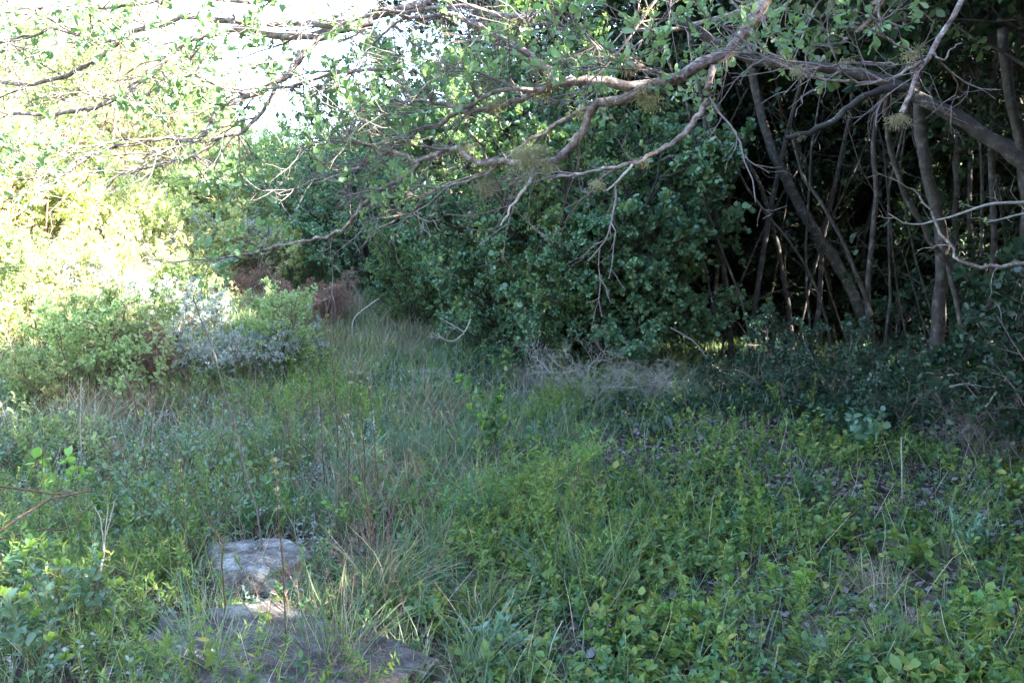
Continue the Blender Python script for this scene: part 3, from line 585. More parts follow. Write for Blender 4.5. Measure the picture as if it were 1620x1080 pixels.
for (b_, f_, P) in HS['sv']:                 # silver shrubs carry pale flower heads at the twig ends
    g2 = np.random.default_rng(4); mb = MB(); sel = (P[:, -1, 2] > .45) & (g2.random(len(P)) < .6); E = P[sel, -1]
    n = 14; O = np.repeat(E, n, 0)+g2.standard_normal((len(E)*n, 3))*.012; D = g2.standard_normal(O.shape)+np.array([0, 0, .8])
    leaves(mb, O, D, g2.standard_normal(O.shape)+np.array([0, 0, 1.]), .012, 'tiny', g2); sv.append((b_, f_, mb.mesh('flower_heads', M['flower'])))
HS['sv'] = sv
hill = [
 # kind, px, py (foot), scale, label
 ('br', 505, 520, .62, 'rounded dead brown bush in front of the dark gap at the end of the grass'),
 ('br', 462, 540, .4, 'smaller brown bush leaning against the rounded dead brown one'),
 ('br', 225, 615, .55, 'rusty brown tuft beside the bright shoot at the foot of the slope'),
 ('sv', 400, 615, .7, 'silver-grey shrub with pale flower heads nearest the grass'),
 ('sv', 330, 610, .65, 'silver-grey shrub behind the leaning bare stem'),
 ('sv', 320, 550, .75, 'silver-grey shrub upslope of the leaning bare stem'),
 ('sv', 260, 520, .8, 'silver-grey shrub near the top of the shaded patch'),
 ('sv', 465, 590, .6, 'low silver-grey shrub at the right end of the grey patch'),
 ('sv', 130, 480, .8, 'grey shrub standing alone in full sun on the slope'),
 ('yg', 180, 470, .7, 'yellow-green bush in full sun above the grey shrubs'),
 ('yg', 90, 520, .6, 'glare-paled yellow-green bush left of the slope path'),
 ('yg', 230, 410, .9, 'large yellow-green bush high on the sunny slope'),
 ('yg', 30, 560, .5, 'pale yellow-green bush at the left border in the glare'),
 ('yg', 150, 400, .8, 'broad yellow-green bush below the hanging leaf sprays'),
 ('yg', 420, 455, .9, 'yellow-green bush with sun on its top behind the grey patch'),
 ('yg', 330, 460, .7, 'yellow-green bush midway up the slope'),
 ('mg', 430, 430, .8, 'green bush at the shade line above the brown bush'),
 ('mg', 300, 500, .5, 'green bush among the silver-grey shrubs'),
 ('mg', 205, 600, .6, 'bright green leafy shoot standing at the foot of the slope'),
 ('mg', 445, 590, .55, 'small green bush between grey shrubs and brown bush'),
 ('mg', 60, 650, .35, 'low green bush at the left border on the lower slope'),
 ('mg', 130, 640, .55, 'low green bush at the edge of the sunlight'),
 ('mg', 20, 480, .6, 'large washed-out bush at the left border'),
 ('mg', 380, 380, 1.2, 'green bush near the skyline below the branches'),
 ('yg', 60, 390, 1.4, 'pale bush high at the left border'),
 ('br', 60, 350, 1.0, 'dry brownish bush high on the left of the slope'),
 ('br', 390, 480, .5, 'dry tangled bush with straw-coloured twigs beside the shade'),
 ('tr', 400, 345, .45, 'feathery green tree on the slope below the bright sky gap'),
 ('tr', 520, 400, .55, 'green tree in half shade at the end of the clearing'),
 ('tr', 600, 430, .75, 'darker tree closing off the end of the clearing'),
 ('tr', 660, 440, 1.0, 'shaded tree between the end of the clearing and the thicket'),
 ('ty', 300, 310, .55, 'sunny yellow-green tree on the slope, left of the feathery one'),
 ('ty', 180, 300, 1.0, 'sunny tree high on the slope behind the crossing branches'),
 ('tr', 60, 290, 1.0, 'pale green tree at the top left of the slope'),
 ('ty', -60, 420, .9, 'sunny tree cut by the left border'),
 ('mg', -40, 560, .5, 'washed-out green bush cut by the left border'),
]
g = np.random.default_rng(44)
NM = {'br': ('brown_bush', 'bush'), 'sv': ('silver_shrub', 'shrub'), 'yg': ('yellow_green_bush', 'bush'), 'mg': ('green_bush', 'bush'), 'tr': ('hillside_tree', 'tree'), 'ty': ('hillside_tree', 'tree')}
HT = []
for i, (kd, px, py, s, lb) in enumerate(hill):
    p = G(px, py); v = HS[kd][i % len(HS[kd])]; HT.append((px, py, round(float(p[1]), 1)))
    plant(NM[kd][0], v, (p[0], p[1], p[2]-.03), lb, NM[kd][1], None, g.random()*6, s, ('stems', 'foliage', 'flower_heads'))
# scrub that fills the slope between them
def skyline(px): return float(np.interp(px, [-200, 100, 250, 330, 380, 500, 600, 640, 680], [-60, -30, 20, 120, 215, 225, 215, 120, -50]))
def under(x, y, h):
    z = Hs(x, y)+h-1.6; Y = y*cp+z*sp; Z = -y*sp+z*cp; return 540-FPX*Z/Y > skyline(810+FPX*x/Y)
for i in range(120):
    for _ in range(60):
        x = g.uniform(-26, -1.2); y = g.uniform(6.5, 34); hz = Hs(x, y)
        if hz > .45 and x/y > -.9 and (x/y < -.12 or y > 18): break
    kd = ['yg', 'mg', 'yg', 'sv', 'mg', 'br'][i % 6]; v = HS[kd][i % len(HS[kd])]; s = g.uniform(.5, 1.0)*(.75+.03*y)
    while s > .3 and not under(x, y, 1.5*s): s *= .85
    if s <= .3: continue
    plant('hillside_scrub', v, gp(x, y, -.03), {'yg': 'glare-paled yellow-green scrub bush growing among others on the slope', 'mg': 'green scrub bush growing among others on the sunny slope', 'sv': 'grey scrub bush growing among others on the sunny slope', 'br': 'dry brown scrub bush growing among others on the sunny slope'}[kd], 'bush', 'scrub bushes filling the slope: '+{'yg': 'yellow-green', 'mg': 'green', 'sv': 'grey', 'br': 'brown'}[kd], g.random()*6, s, ('stems', 'foliage', 'flower_heads'))
for i in range(40):
    x = g.uniform(-26, -4.5); y = g.uniform(20, 36)
    if not under(x, y, 3.6): continue
    plant('hilltop_tree', HS['tr' if i % 2 else 'ty'][0], gp(x, y, -.05), 'small bushy tree among others along the sunny top of the slope', 'tree', 'small trees along the top of the slope', g.random()*6, g.uniform(.8, 1.15), ('stems', 'foliage'))

# ------------------------------------------------------------------ ground cover
def scatter(n, x0, x1, y0, y1, dens, g):
    x = g.uniform(x0, x1, n*4); y = g.uniform(y0, y1, n*4); k = g.random(n*4) < dens(x, y); k = np.where(k)[0][:n]
    return x[k], y[k]
def pxy(x, y):
    z = H(x, y); d1 = y; d2 = z-1.6; Y = d1*cp+d2*sp; Z = -d1*sp+d2*cp; return 810+FPX*x/Y, 540-FPX*Z/Y
def smooth(a, b, v): t = np.clip((v-a)/(b-a), 0, 1); return t*t*(3-2*t)
def infr(px, py): return ((px > -120) & (px < 1740) & (py < 1230) & (py > 350)).astype(float)
def rocks_clear(px, py):
    a = ((px-405)/95)**2+((py-910)/75)**2; b = ((px-415)/190)**2+((py-1045)/60)**2
    return np.where((a < 1) | (b < 1), .06, 1.)
def dbare(px, py):
    b = np.maximum(np.exp(-((px-1010)/170)**2-((py-712)/42)**2), np.exp(-((px-1400)/260)**2-((py-775)/45)**2))
    b = np.maximum(b, np.exp(-((px-1480)/150)**2-((py-940)/60)**2)*.8)
    return np.maximum(b, .8*np.exp(-((px-500)/130)**2-((py-760)/30)**2))
def dgrass(x, y):
    px, py = pxy(x, y); nz = fbm(x*1.3, y*1.3, 41)
    v = 1-.82*smooth(820, 1080, px+120*(nz-.5)*2)*smooth(590, 700, py)
    return np.clip(v*(.35+1.3*smooth(.3, .6, nz)), 0, 1)*(1-.85*dbare(px, py))*infr(px, py)*rocks_clear(px, py)*np.clip(1.6-y/14, .15, 1)
def dherb(x, y):
    px, py = pxy(x, y); nz = fbm(x*1.6, y*1.6, 77); pt = fbm(x*.9+7, y*.9, 19)
    bare = np.maximum(np.exp(-((px-1010)/170)**2-((py-712)/42)**2), np.exp(-((px-1400)/260)**2-((py-775)/45)**2))
    bare = np.maximum(bare, np.exp(-((px-1480)/140)**2-((py-940)/60)**2)*.8)
    v = smooth(560, 1000, px+100*(nz-.5)*2)*smooth(640, 760, py)*(.30+.9*smooth(.38, .58, nz))*(1-.93*bare)
    return np.clip(v, 0, 1)*infr(px, py)*rocks_clear(px, py)
def stuff(name, mb, m, label):
    tag(link(name, mb.mesh(name, m)), label, name.replace('_', ' ').split()[-1], None, 'stuff')
g = np.random.default_rng(101)
# soft grass
for nm, mt, n, seed, hh, lab in (('green_grass', 'grass', 52000, 1, .16, 'short green grass covering the shaded clearing'), ('blue_green_grass', 'grass2', 38000, 2, .22, 'fine blue-green grass blades mixed through the clearing')):
    x, y = scatter(n, -6, 5.5, 2.0, 12, dgrass, g); n = len(x); z = H(x, y)
    mb = MB(); D = g.standard_normal((n, 3))*.42; D[:, 2] = 1; hn = fbm(x*1.1, y*1.1, 60+seed)
    blades(mb, np.stack([x, y, z-.01], -1), D, hh*(.4+1.1*hn)*(.5+.9*g.random(n)), .0042*(.7+.6*g.random(n))*(.8+y*.11), 5, .13, -.10, g); stuff(nm, mb, M[mt], lab)
x, y = scatter(26000, -9, 1.5, 6.0, 20, lambda x, y: np.where(H(x, y) > .12, .8, .08)*smooth(.35, .6, fbm(x, y, 90))*infr(*pxy(x, y)), g); n = len(x)
mb = MB(); D = g.standard_normal((n, 3))*.5; D[:, 2] = 1; blades(mb, np.stack([x, y, H(x, y)-.01], -1), D, .35*(.4+.8*g.random(n)), .006, 4, .15, -.08, g); stuff('dry_grass', mb, M['straw'], 'dry straw-coloured grass on the sunny lower slope')
x, y = scatter(20000, -8, 1.0, 6.5, 20, lambda x, y: np.where(H(x, y) > .05, .8, .0)*smooth(.4, .6, fbm(x*.8, y*.8, 95))*infr(*pxy(x, y)), g); n = len(x)
mb = MB(); D = g.standard_normal((n, 3))*.5; D[:, 2] = 1; blades(mb, np.stack([x, y, H(x, y)-.01], -1), D, .34*(.4+.8*g.random(n)), .011, 4, .15, -.08, g); stuff('slope_grass', mb, M['grass'], 'green grass growing up the sunny slope')
x, y = scatter(5200, -4.5, 5, 2.2, 9, lambda x, y: infr(*pxy(x, y))*(.25+.75*(x < 0)), g); n = len(x)
mb = MB(); D = g.standard_normal((n, 3))*.6; D[:, 2] = 1; blades(mb, np.stack([x, y, H(x, y)-.01], -1), D, .33*(.4+.9*g.random(n)), .0032, 6, .12, -.10, g); stuff('straw_blades', mb, M['straw'], 'thin dead straw blades mixed through the shaded clearing')
# herbs
def herbs(n, dens, hgt, leaf, kind, lm, nl, nm, label, xr=(-4.5, 5.5), yr=(2.0, 10)):
    x, y = scatter(n, *xr, *yr, dens, g); n = len(x); O = np.stack([x, y, H(x, y)-.005], -1)
    D = g.standard_normal((n, 3))*.35; D[:, 2] = 1; hn = fbm(x*1.4, y*1.4, 33)
    P = walk(O, D, hgt*(.35+1.2*hn)*(.5+.8*g.random(n)), 5, .12, .0, g)
    mb = MB(); leaf_on(mb, P, nl, leaf, kind, g, t0=.3, t1=1, ang=1.15, up=1.3, tip=1.3, drop=.05)
    tubes(mb, P, np.full((n, 5), .0012), 3); stuff(nm, mb, M[lm], label)
herbs(8500, dherb, .12, .034, 'herb', 'herb', 10, 'yellow_green_herbs', 'low yellow-green leafy herbs carpeting the right of the clearing')
herbs(5500, lambda x, y: np.clip(dherb(x, y)*.45+dgrass(x, y)*.35, 0, 1), .15, .026, 'herb', 'herb2', 12, 'cool_green_herbs', 'small cool green leafy herbs mixed into the grass')
herbs(2200, lambda x, y: dgrass(x, y)*smooth(.5, .62, fbm(x*1.2+4, y*1.2, 52)), .30, .030, 'narrow', 'herb', 34, 'feathery_herbs', 'feathery narrow-leaved green herbs in the middle of the clearing', (-3, 2.5), (2.4, 9))
herbs(1300, lambda x, y: infr(*pxy(x, y))*(x < -.9), .18, .018, 'tiny', 'silver', 16, 'grey_herbs', 'small greyish herbs along the left of the clearing', (-5, -.8), (2.2, 9))
herbs(420, lambda x, y: np.clip(dherb(x, y)+.15, 0, 1)*infr(*pxy(x, y)), .18, .044, 'herb', 'herb', 7, 'broad_leaved_weeds', 'scattered broad-leaved weeds standing above the low herbs')
herbs(2600, lambda x, y: infr(*pxy(x, y))*smooth(.45, .6, fbm(x*2, y*2, 63)), .07, .018, 'round', 'herb2', 12, 'creeping_clover', 'tiny round-leaved creeping plants between the herbs')
herbs(1500, lambda x, y: infr(*pxy(x, y))*(x < -.4)*smooth(.45, .62, fbm(x*1.6, y*1.6, 23)), .28, .020, 'narrow', 'brown', 14, 'dry_brown_weeds', 'dead brown weeds standing in the left of the clearing', (-5, 0), (2.4, 9))
# understory herbs rim
herbs(2000, lambda x, y: infr(*pxy(x, y))*smooth(.4, .6, fbm(x*1.5, y*1.5, 71)), .19, .045, 'oval', 'gloss', 8, 'shade_herbs', 'dark leafy ground plants along the foot of the thicket and hollow', (-.6, 6.5), (5.8, 9.5))
# leaf litter
x, y = scatter(26000, -4, 6, 2, 10, lambda x, y: infr(*pxy(x, y))*(.35+.65*(x > .2)), g); n = len(x); mb = MB()
O = np.stack([x, y, H(x, y)+.004+.012*g.random(n)], -1); D = g.standard_normal((n, 3)); D[:, 2] *= .25; N = g.standard_normal((n, 3))*.45; N[:, 2] = 1
leaves(mb, O, D, N, .022+.035*g.random(n), 'oval', g); stuff('leaf_litter', mb, M['litter'], 'brown and grey dead leaves littering the soil')
x, y = scatter(2600, -4, 6, 2, 10, lambda x, y: infr(*pxy(x, y)), g); n = len(x); mb = MB(); D = g.standard_normal((n, 3)); D[:, 2] *= .12
P = walk(np.stack([x, y, H(x, y)+.01], -1), D, .05+.22*g.random(n), 5, .12, 0, g); tubes(mb, P, (.0008+.0018*g.random((n, 1)))*np.ones((n, 5)), 4); stuff('fallen_twigs', mb, M['twig'], 'thin dead twigs scattered on the soil')

# ------------------------------------------------------------------ tussocks
def tussock(seed, n, h, wd, mat):
    g = np.random.default_rng(seed); a = g.random(n)*6.28; r = .13*g.random(n)**.7; sp_ = g.random(n)**1.4
    O = np.stack([np.cos(a)*r, np.sin(a)*r*.7, np.zeros(n)-.01], -1); b = a+g.normal(0, .7, n); ln = g.standard_normal(3)*.35; ln[2] = 0
    D = np.stack([np.cos(b)*1.1*sp_, np.sin(b)*1.1*sp_, np.ones(n)], -1)+g.standard_normal((n, 3))*.22+ln
    hh = h*(.3+.75*g.random(n)); mb = MB(); k = int(n*.72)
    blades(mb, O[:k], D[:k], hh[:k], wd*(.6+.7*g.random(k)), 9, .07, -.13, g)
    d = MB(); D2 = D[k:].copy(); D2[:, :2] *= 1.7; blades(d, O[k:], D2, hh[k:]*.9, wd*.8, 8, .13, -.16, g)
    return mb.mesh('blades', mat), d.mesh('dead_blades', M['straw'])
TS = [tussock(1, 260, .55, .0055, M['grass']), tussock(2, 220, .50, .006, M['grass2']), tussock(3, 160, .40, .010, M['grass']), tussock(4, 200, .42, .004, M['straw']), tussock(5, 190, .45, .005, M['grass']), tussock(6, 170, .52, .0045, M['grass2'])]
tl = [(605,960,1.0,0,'large green grass tussock right of the dark front rock'),(530,1075,.9,0,'grass tussock spilling over the right end of the dark front rock'),(905,950,1.0,1,'tall grass tussock in the middle of the clearing foreground'),(985,945,.85,0,'grass tussock touching the tall middle one on its right'),(480,985,.6,1,'arching blue-green tussock just in front of the pale rock'),(330,1075,.9,1,'upright grass tussock at the bottom border before the dark rock'),(360,1010,.4,0,'grass tussock between the two near rocks'),(1150,1000,.5,2,'broad-bladed grass tuft among the herbs'),(1400,1050,.6,2,'broad-bladed grass clump at the bottom border on the right'),(1300,1070,.55,2,'broad-bladed grass clump left of the one at lower right'),(1390,945,.6,3,'small straw-coloured tuft among herbs at right'),(560,760,.9,1,'grass tussock around the tall dry stems'),(480,730,.8,0,'grass tussock left of the tall dry stems'),(250,905,.8,0,'grass tussock by the white forked twig'),(120,850,.9,1,'shaggy tussock at the left under the brown stems'),(1100,870,.5,2,'low broad-bladed tuft at the edge of the herb carpet'),(640,720,.7,1,'soft tussock far down the clearing'),(760,1060,.7,1,'grass tussock at the bottom border near the middle'),(200,840,.7,3,'dry straw tuft in the shade at left'),(700,870,.6,0,'grass tussock among feathery herbs'),(1040,820,.5,0,'thin grass tuft near the bare litter patch'),(820,760,.5,1,'small tussock behind the feathery herbs'),(1500,880,.4,3,'sparse dry tuft near the right border'),(1440,1000,.4,3,'sparse dry tuft on bare litter at lower right'),(560,605,.9,3,'golden dry tuft at the edge of the grassy gap'),(520,615,.7,3,'second golden dry tuft left of the grassy gap'),(605,560,1.0,0,'green tussock inside the grassy gap'),(640,545,1.0,1,'blue-green tussock at the right of the grassy gap'),(590,530,1.1,0,'green tussock deep in the grassy gap'),(630,515,1.1,4,'farthest green tussock of the grassy gap'),(200,660,1.0,3,'straw tuft at the foot of the slope by the bright shoot'),(400,650,.9,0,'bright green tussock below the silver-grey shrubs'),(130,700,.9,3,'straw tuft in the glare near the left border')]
for i, (px, py, s, v, lb) in enumerate(tl):
    p = G(px, py); e = empty('grass_tussock', tuple(p), lb, 'grass tussock', 'grass tussocks of the clearing', g.random()*6, s); link('blades', TS[v][0], e); link('dead_blades', TS[v][1], e)
for i in range(110):
    x, y = scatter(1, -4.5, 2.2, 3.0, 10.5, dgrass, g)
    if not len(x): continue
    s = g.uniform(.35, .8); e = empty('grass_tussock', gp(x[0], y[0]), 'ordinary green tussock merging with its neighbours in the grassy part of the clearing', 'grass tussock', 'tussocks merging in the grass', g.random()*6, s); v = (0, 1, 4, 2, 5, 1, 0, 5, 3)[i % 9]; link('blades', TS[v][0], e); link('dead_blades', TS[v][1], e)

# ------------------------------------------------------------------ single plants of the foreground
def leafy(name, label, cat, px, py, hpx, stems, leaf, kind, lm, bm, seed, lean=.5, nsub=3, nl=18, subl=.4, lime=0, r=.003, group=None, up=.7, opp=1.1):
    p = G(px, py); h = hpx*p[1]/FPX; g = np.random.default_rng(seed); e = empty(name, tuple(p), label, cat, group)
    a = g.random(stems)*6.28; D = np.stack([np.cos(a)*lean, np.sin(a)*lean, np.ones(stems)], -1); P = walk(np.zeros((stems, 3)), D, h*(.7+.4*g.random(stems)), 8, .09, .0, g)
    sb = MB(); lb = MB(); tubes(sb, P, np.full((stems, 1), r)*np.linspace(1, .4, 8)[None], 5); tips = P
    leaf_on(lb, P, nl, leaf, kind, g, t0=.35, ang=opp, up=up)
    if nsub:
        O, D, t = spawn(P, nsub, .2, .95, .7, .1, g); Q = walk(O, D, h*subl*(.6+.6*g.random(len(t))), 6, .12, .05, g); tubes(sb, Q, np.full((len(Q), 1), r*.5)*np.linspace(1, .5, 6)[None], 4)
        leaf_on(lb, Q, max(4, int(nl*.7)), leaf, kind, g, t0=.1, ang=opp, up=up); tips = Q
    link('stems', sb.mesh('stems', bm), e); link('foliage', lb.mesh('foliage', lm), e)
    if lime:
        mb = MB(); n = 7; T = tips[:, -1]; O = np.repeat(T, n, 0); D = g.standard_normal(O.shape)*.6+np.array([0, 0, .9]); leaves(mb, O, D, g.standard_normal(O.shape)*.5+np.array([0, 0, 1.]), leaf*.9, kind, g); link('young_leaves', mb.mesh('young_leaves', M['lime']), e)
    return e
leafy('leafy_shrub', 'spreading blue-green shrub with small leaves standing left of the pale rock', 'shrub', 300, 900, 230, 10, .024, 'oval', M['greygreen'], M['stemb'], 1, .7, 6, 20, .45, 0, .004)
leafy('leafy_shrub', 'second blue-green shrub behind the spreading one, its tips in the light', 'shrub', 330, 790, 170, 7, .024, 'oval', M['greygreen'], M['stemb'], 2, .5, 5, 18, .4, 0, .004)
leafy('leafy_shrub', 'grey-green sprig with lime tips in the bottom left corner', 'shrub', 60, 1090, 200, 6, .036, 'oval', M['greygreen'], M['stemg'], 3, .35, 2, 16, .35, 1)
leafy('leafy_shrub', 'grey-green sprig right of the corner one, leaves in pairs', 'shrub', 120, 1020, 170, 5, .034, 'oval', M['greygreen'], M['stemg'], 4, .35, 2, 14, .35, 1)
leafy('leafy_shrub', 'low lime-tipped sprig near the left border above the corner sprigs', 'shrub', 40, 900, 80, 3, .045, 'oval', M['greygreen'], M['stemg'], 5, .4, 1, 10, .35, 1)
leafy('leafy_shrub', 'knee-high sapling with lime-green top in the middle of the clearing', 'sapling', 790, 745, 140, 4, .045, 'oval', M['herb2'], M['stemb'], 6, .25, 3, 18, .3, 1)
leafy('leafy_shrub', 'blue-green leafy stalk at the bottom border right of centre', 'plant', 1285, 1085, 110, 3, .036, 'oval', M['greygreen'], M['stemg'], 7, .25, 0, 14, .3)
leafy('feathery_bush', 'feathery bright green bush with narrow leaves in the centre of the clearing', 'bush', 850, 860, 170, 14, .030, 'narrow', M['herb'], M['stemb'], 8, .8, 5, 34, .4, 0, .002)
leafy('feathery_bush', 'smaller feathery bush left of the central one', 'bush', 740, 840, 120, 10, .028, 'narrow', M['herb2'], M['stemb'], 9, .8, 5, 30, .4, 0, .002)
leafy('feathery_bush', 'feathery bush behind the central one beside bare litter', 'bush', 900, 770, 90, 10, .028, 'narrow', M['herb'], M['stemb'], 10, .8, 5, 30, .4, 0, .002)
leafy('broad_leaf_sprig', 'sprig of large yellow-olive leaves at the left beside the brown stems', 'plant', 105, 800, 90, 4, .06, 'oval', M['lime'], M['stemb'], 11, .5, 1, 9, .3)
leafy('broad_leaf_sprig', 'low plant with blue-green pointed leaves near the bottom centre', 'plant', 790, 1060, 70, 7, .04, 'herb', M['greygreen'], M['stemg'], 12, .7, 2, 10, .4)
leafy('broad_leaf_sprig', 'leafy blue-green weed at the right among yellow-green herbs', 'plant', 1510, 880, 75, 6, .042, 'narrow', M['greygreen'], M['stemg'], 13, .5, 3, 18, .4)
leafy('broad_leaf_sprig', 'loose yellow-green herb with drooping leaves right of centre', 'plant', 1430, 905, 60, 4, .05, 'herb', M['herb'], M['stemg'], 14, .5, 2, 9, .4)
leafy('broad_leaf_sprig', 'leafy bright herb in the lower right foreground', 'plant', 1080, 1010, 60, 6, .045, 'herb', M['herb'], M['stemg'], 16, .6, 2, 9, .4)
leafy('leafy_shrub', 'small green shrub in the shade behind the white forked twig', 'shrub', 200, 860, 110, 7, .032, 'oval', M['herb2'], M['stemb'], 17, .6, 4, 14, .4)
leafy('leafy_shrub', 'green shrub at the foot of the sunny slope on the left', 'shrub', 90, 740, 90, 8, .034, 'oval', M['midgreen'], M['stemb'], 18, .7, 4, 16, .4)
leafy('leafy_shrub', 'light green upright shoot catching the sun before the slope', 'shrub', 240, 660, 160, 4, .040, 'oval', M['midgreen'], M['stemb'], 19, .35, 5, 16, .35)

for k_, (px, py, hp, lf_, kd, mt, st_, lb) in enumerate([
 (30, 760, 100, .026, 'oval', 'greygreen', 'stemb', 'dense grey-green shrub at the left border below the glare'),
 (190, 770, 110, .026, 'oval', 'midgreen', 'stemb', 'green shrub between the olive sprig and the blue-green shrubs'),
 (430, 770, 120, .024, 'oval', 'greygreen', 'stemb', 'upright blue-green plant by the curled brown seed head'),
 (400, 850, 90, .026, 'oval', 'herb2', 'stemb', 'low green shrub just behind the pale rock'),
 (150, 960, 90, .022, 'narrow', 'brown', 'stemb', 'dead brown weed at the foot of the white forked twig'),
 (20, 960, 120, .030, 'oval', 'herb2', 'stemg', 'dark green weed at the left border above the corner sprig'),
 (250, 1000, 70, .026, 'narrow', 'silver', 'stemb', 'small grey heath-like plant left of the dark front rock'),
 (240, 850, 90, .024, 'oval', 'greygreen', 'stemb', 'small blue-green shrub between forked twig and pale rock'),
 (560, 850, 80, .030, 'herb', 'herb', 'stemg', 'leafy green weed right of the pale rock, among grass'),
 (640, 820, 70, .028, 'herb', 'herb2', 'stemg', 'cool green weed at the middle of the clearing, left of the feathery bushes'),
 (690, 1000, 70, .034, 'herb', 'herb2', 'stemg', 'green weed between the large tussock and the middle tussock'),
 (1200, 860, 60, .040, 'herb', 'herb', 'stemg', 'yellow-green weed on the left edge of the bare litter'),
 (1290, 800, 55, .040, 'oval', 'herb2', 'stemg', 'dark green weed in front of the hollow'),
 (1380, 720, 70, .055, 'round', 'greygreen', 'stemg', 'pale round-leaved plant at the rim of the dark hollow'),
 (1250, 960, 70, .044, 'herb', 'lime', 'stemg', 'brightest lime-green herb of the right foreground'),
 (960, 1030, 70, .040, 'herb', 'herb', 'stemg', 'yellow-green herb at the bottom, right of the tall middle tussock'),
 (1560, 990, 70, .040, 'oval', 'herb', 'stemg', 'leafy herb at the lower right corner')]):
    leafy('leafy_weed' if hp < 85 else 'leafy_shrub', lb, 'weed' if hp < 85 else 'shrub', px, py, hp, 6 if hp > 85 else 4, lf_, kd, M[mt], M[st_], 200+k_, .6, 4 if hp > 85 else 2, 16 if hp > 85 else 10, .42, 0, .0025)

def stalk(label, pts, w0, w1, mat, nb=0, tl=.1, head=0, name='dry_stalk', cat='stalk', hm='straw'):
    e = traced(name, label, cat, [(pts, w0*.8, w1*.8)], mat, None, nb, tl, None, None, twr=.0012)
    if head:
        g = np.random.default_rng(int(pts[-1][0])); P = path3(pts); k = int(len(P)*.25); Q = P[-k-1:]
        mb = MB(); n = head; O = Q[g.integers(0, len(Q), n)]; D = g.standard_normal((n, 3))*.5+np.array([0, 0, .8]); leaves(mb, O, D, g.standard_normal((n, 3)), .018, 'narrow', g)
        me = mb.mesh('seed_head', M[hm]); me.transform(__import__('mathutils').Matrix.Translation(-e.location)); link('seed_head', me, e)
    return e
def up(px, py, pts, dz=0):                    # foot on the ground at (px,py), then pixels above it
    p = G(px, py); return [(px, py, p[1])]+[(a, b, p[1]+dz*i) for i, (a, b) in enumerate(pts)]
stalk('tall leaning bare stem with a grey fork at its top, before the silver-grey shrubs', up(420, 900, [(405,800),(385,730),(370,660),(350,600),(340,560),(320,510),(306,470)]), 4.5, 2.5, M['twig'], 6, .18, 25)
stalk('dark reddish stalk standing right beside the pale rock', up(450, 1075, [(452,980),(448,900),(440,800),(436,730)]), 4, 2, M['stemb'], 3, .08, 40)
stalk('thick dry stem forked above the front rock', up(352, 1040, [(355,960),(352,900),(350,860),(330,820),(300,770)]), 4.5, 2, M['stemb'], 7, .14)
stalk('slim brown grass stalk rising from the tussock by the dry stems', up(590, 960, [(588,860),(575,760),(560,700),(545,660)]), 3, 2, M['stemb'], 0, 0, 30)
stalk('pair-leading dry stalk with seed head left of the grass tussock centre', up(530, 760, [(535,700),(528,600),(520,520),(513,458)]), 3, 2, M['stemb'], 2, .05, 25)
stalk('dry stalk with fine side stems behind the pale rock', up(575, 800, [(578,740),(572,660),(568,590)]), 3, 1.5, M['stemb'], 3, .08, 25)
stalk('brown stalk with curled seed head at the shade line', up(458, 790, [(460,740),(457,690),(453,650)]), 3, 2, M['stemb'], 0, 0, 60)
stalk('short upright reddish stalk before the far rock', up(672, 640, [(672,600),(673,575),(672,555)]), 3, 2, M['stemb'], 0, 0, 24)
stalk('pale straw stem standing in the glare on the left', up(127, 780, [(130,720),(128,660),(130,600)]), 3, 2, M['pale'], 2, .06, 24)
stalk('orange-brown thin stem at the foot of the sunny slope', up(222, 690, [(215,640),(205,610),(197,590)]), 4, 3, M['stemb'], 0, 0)
stalk('slender dry stalk leaning right near the middle tussock', up(545, 740, [(548,700),(540,660)]), 3, 2, M['stemb'], 1, .06, 24)
stalk('straight grey stick at the front rim of the hollow', up(1427, 800, [(1426,750),(1425,690)]), 3, 2, M['pale'], 0, 0)
stalk('slanting straw stem among the front herbs right of centre', up(860, 1085, [(872,1020),(890,980)]), 4, 2, M['pale'], 1, .05)
stalk('bare pale twig sticking up at the bottom border', up(1222, 1090, [(1226,1050),(1230,1020)]), 4, 2, M['pale'], 2, .04)
stalk('thin bent brown stem left of the thicket with its top in shade', up(560, 560, [(558,510),(575,490),(600,472)]), 3, 2, M['pale'], 2, .1)
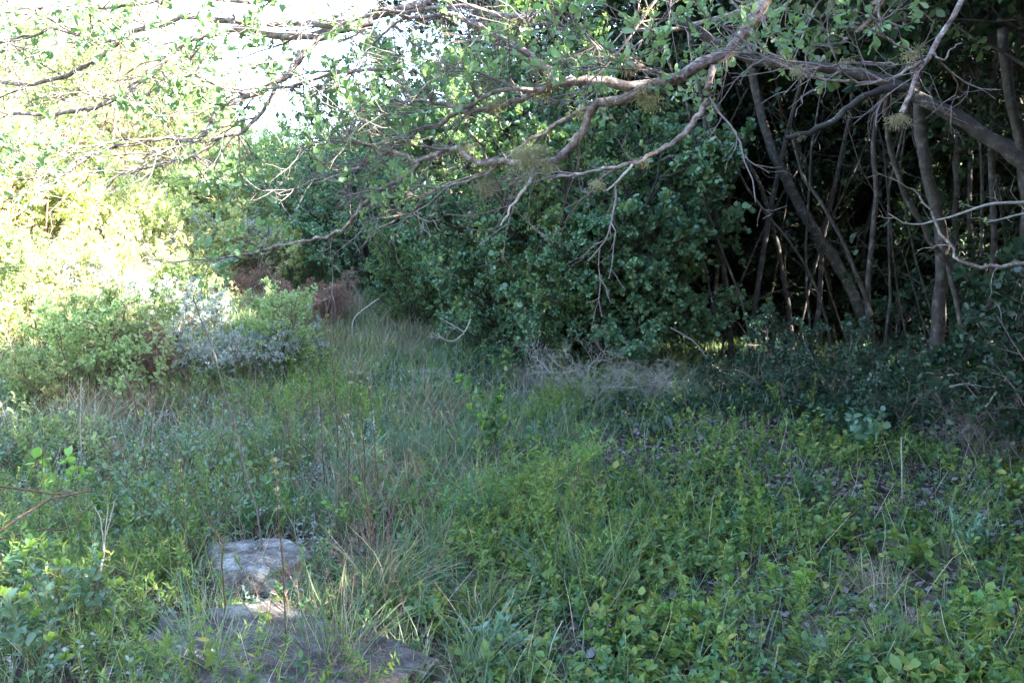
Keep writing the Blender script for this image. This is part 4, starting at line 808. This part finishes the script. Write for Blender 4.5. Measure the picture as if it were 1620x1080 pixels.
for px, py, dx, hp, lb in [(515, 800, -12, 190, 'tall straw stalk with a loose seed head, leftmost of those behind the rocks'), (550, 830, 6, 240, 'tallest straw stalk with a loose seed head, near the middle of the clearing'), (600, 800, -18, 200, 'straw stalk leaning left over the clearing middle'), (640, 880, 10, 200, 'straw stalk with a thin seed head right of the front tussock'), (300, 960, -14, 230, 'thin dark stalk between the two near rocks and the left shrubs'), (235, 780, 8, 150, 'thin stalk with seed head rising over the blue-green shrubs'), (60, 870, 12, 190, 'thin brown stalk above the left border weeds'), (900, 900, 16, 170, 'dry stalk rising from the tall middle tussock')]:
    stalk(lb, up(px, py, [(px+dx*.3, py-hp*.35), (px+dx*.6, py-hp*.7), (px+dx, py-hp)]), 2.6, 1.4, M['stemb'], 1, .05, 34)
traced('forked_twig', 'white bare twig forked into a broom, standing in the grass at left', 'twig',
  [(up(148, 968, [(160,900),(166,860),(165,850)]), 5, 4), (up(148, 968, [(160,900),(166,856),(178,810),(181,790)])[2:], 3, 1.5), (up(148, 968, [(160,900),(166,856),(158,815),(150,800)])[2:], 3, 1.5), (up(148, 968, [(160,900),(166,856),(170,820),(172,795)])[2:], 3, 1.5)], M['pale'], None, 2, .06, twr=.001)
traced('arching_bramble', 'long brown cane arching in from the left border', 'cane',
  [(zz([(-60,880),(0,840),(40,812),(80,790),(130,778),(150,776)], 3.3, 3.5), 6, 3)], M['stemb'], None, 2, .12, twr=.0015)
traced('arching_bramble', 'second brown cane lying level above the first at the left border', 'cane',
  [(zz([(-50,762),(0,768),(50,775),(90,780),(135,778)], 3.6, 3.7), 5, 3)], M['stemb'], None, 1, .12, twr=.0015)
traced('arching_bramble', 'dark thin cane curving below the long brown one at left', 'cane',
  [(zz([(-40,860),(10,850),(60,838),(105,835),(130,815),(145,800)], 3.4, 3.5), 4, 2)], M['stemb'], None, 1, .1, twr=.0015)
print('hill', HT)

# ------------------------------------------------------------------ haze
def haze(d):
    mb = MB(); V = np.array([[x, y, z] for x in (-45, 40) for y in (-12, 60) for z in (-2.5, 16)], float)
    mb.add(V, quads=np.array([[0,1,3,2],[4,6,7,5],[0,4,5,1],[2,3,7,6],[0,2,6,4],[1,5,7,3]]))
    m, nd, lk = newmat('haze'); v = nd.new('ShaderNodeVolumePrincipled'); v.inputs['Density'].default_value = d; v.inputs['Color'].default_value = (.95,.96,1,1); v.inputs['Anisotropy'].default_value = .3
    o = nd.new('ShaderNodeOutputMaterial'); lk.new(v.outputs[0], o.inputs['Volume']); ob = link('haze', mb.mesh('haze', m)); ob['kind'] = 'stuff'; ob['label'] = 'thin sunlit haze hanging in the air'
if HAZE: haze(HAZE)
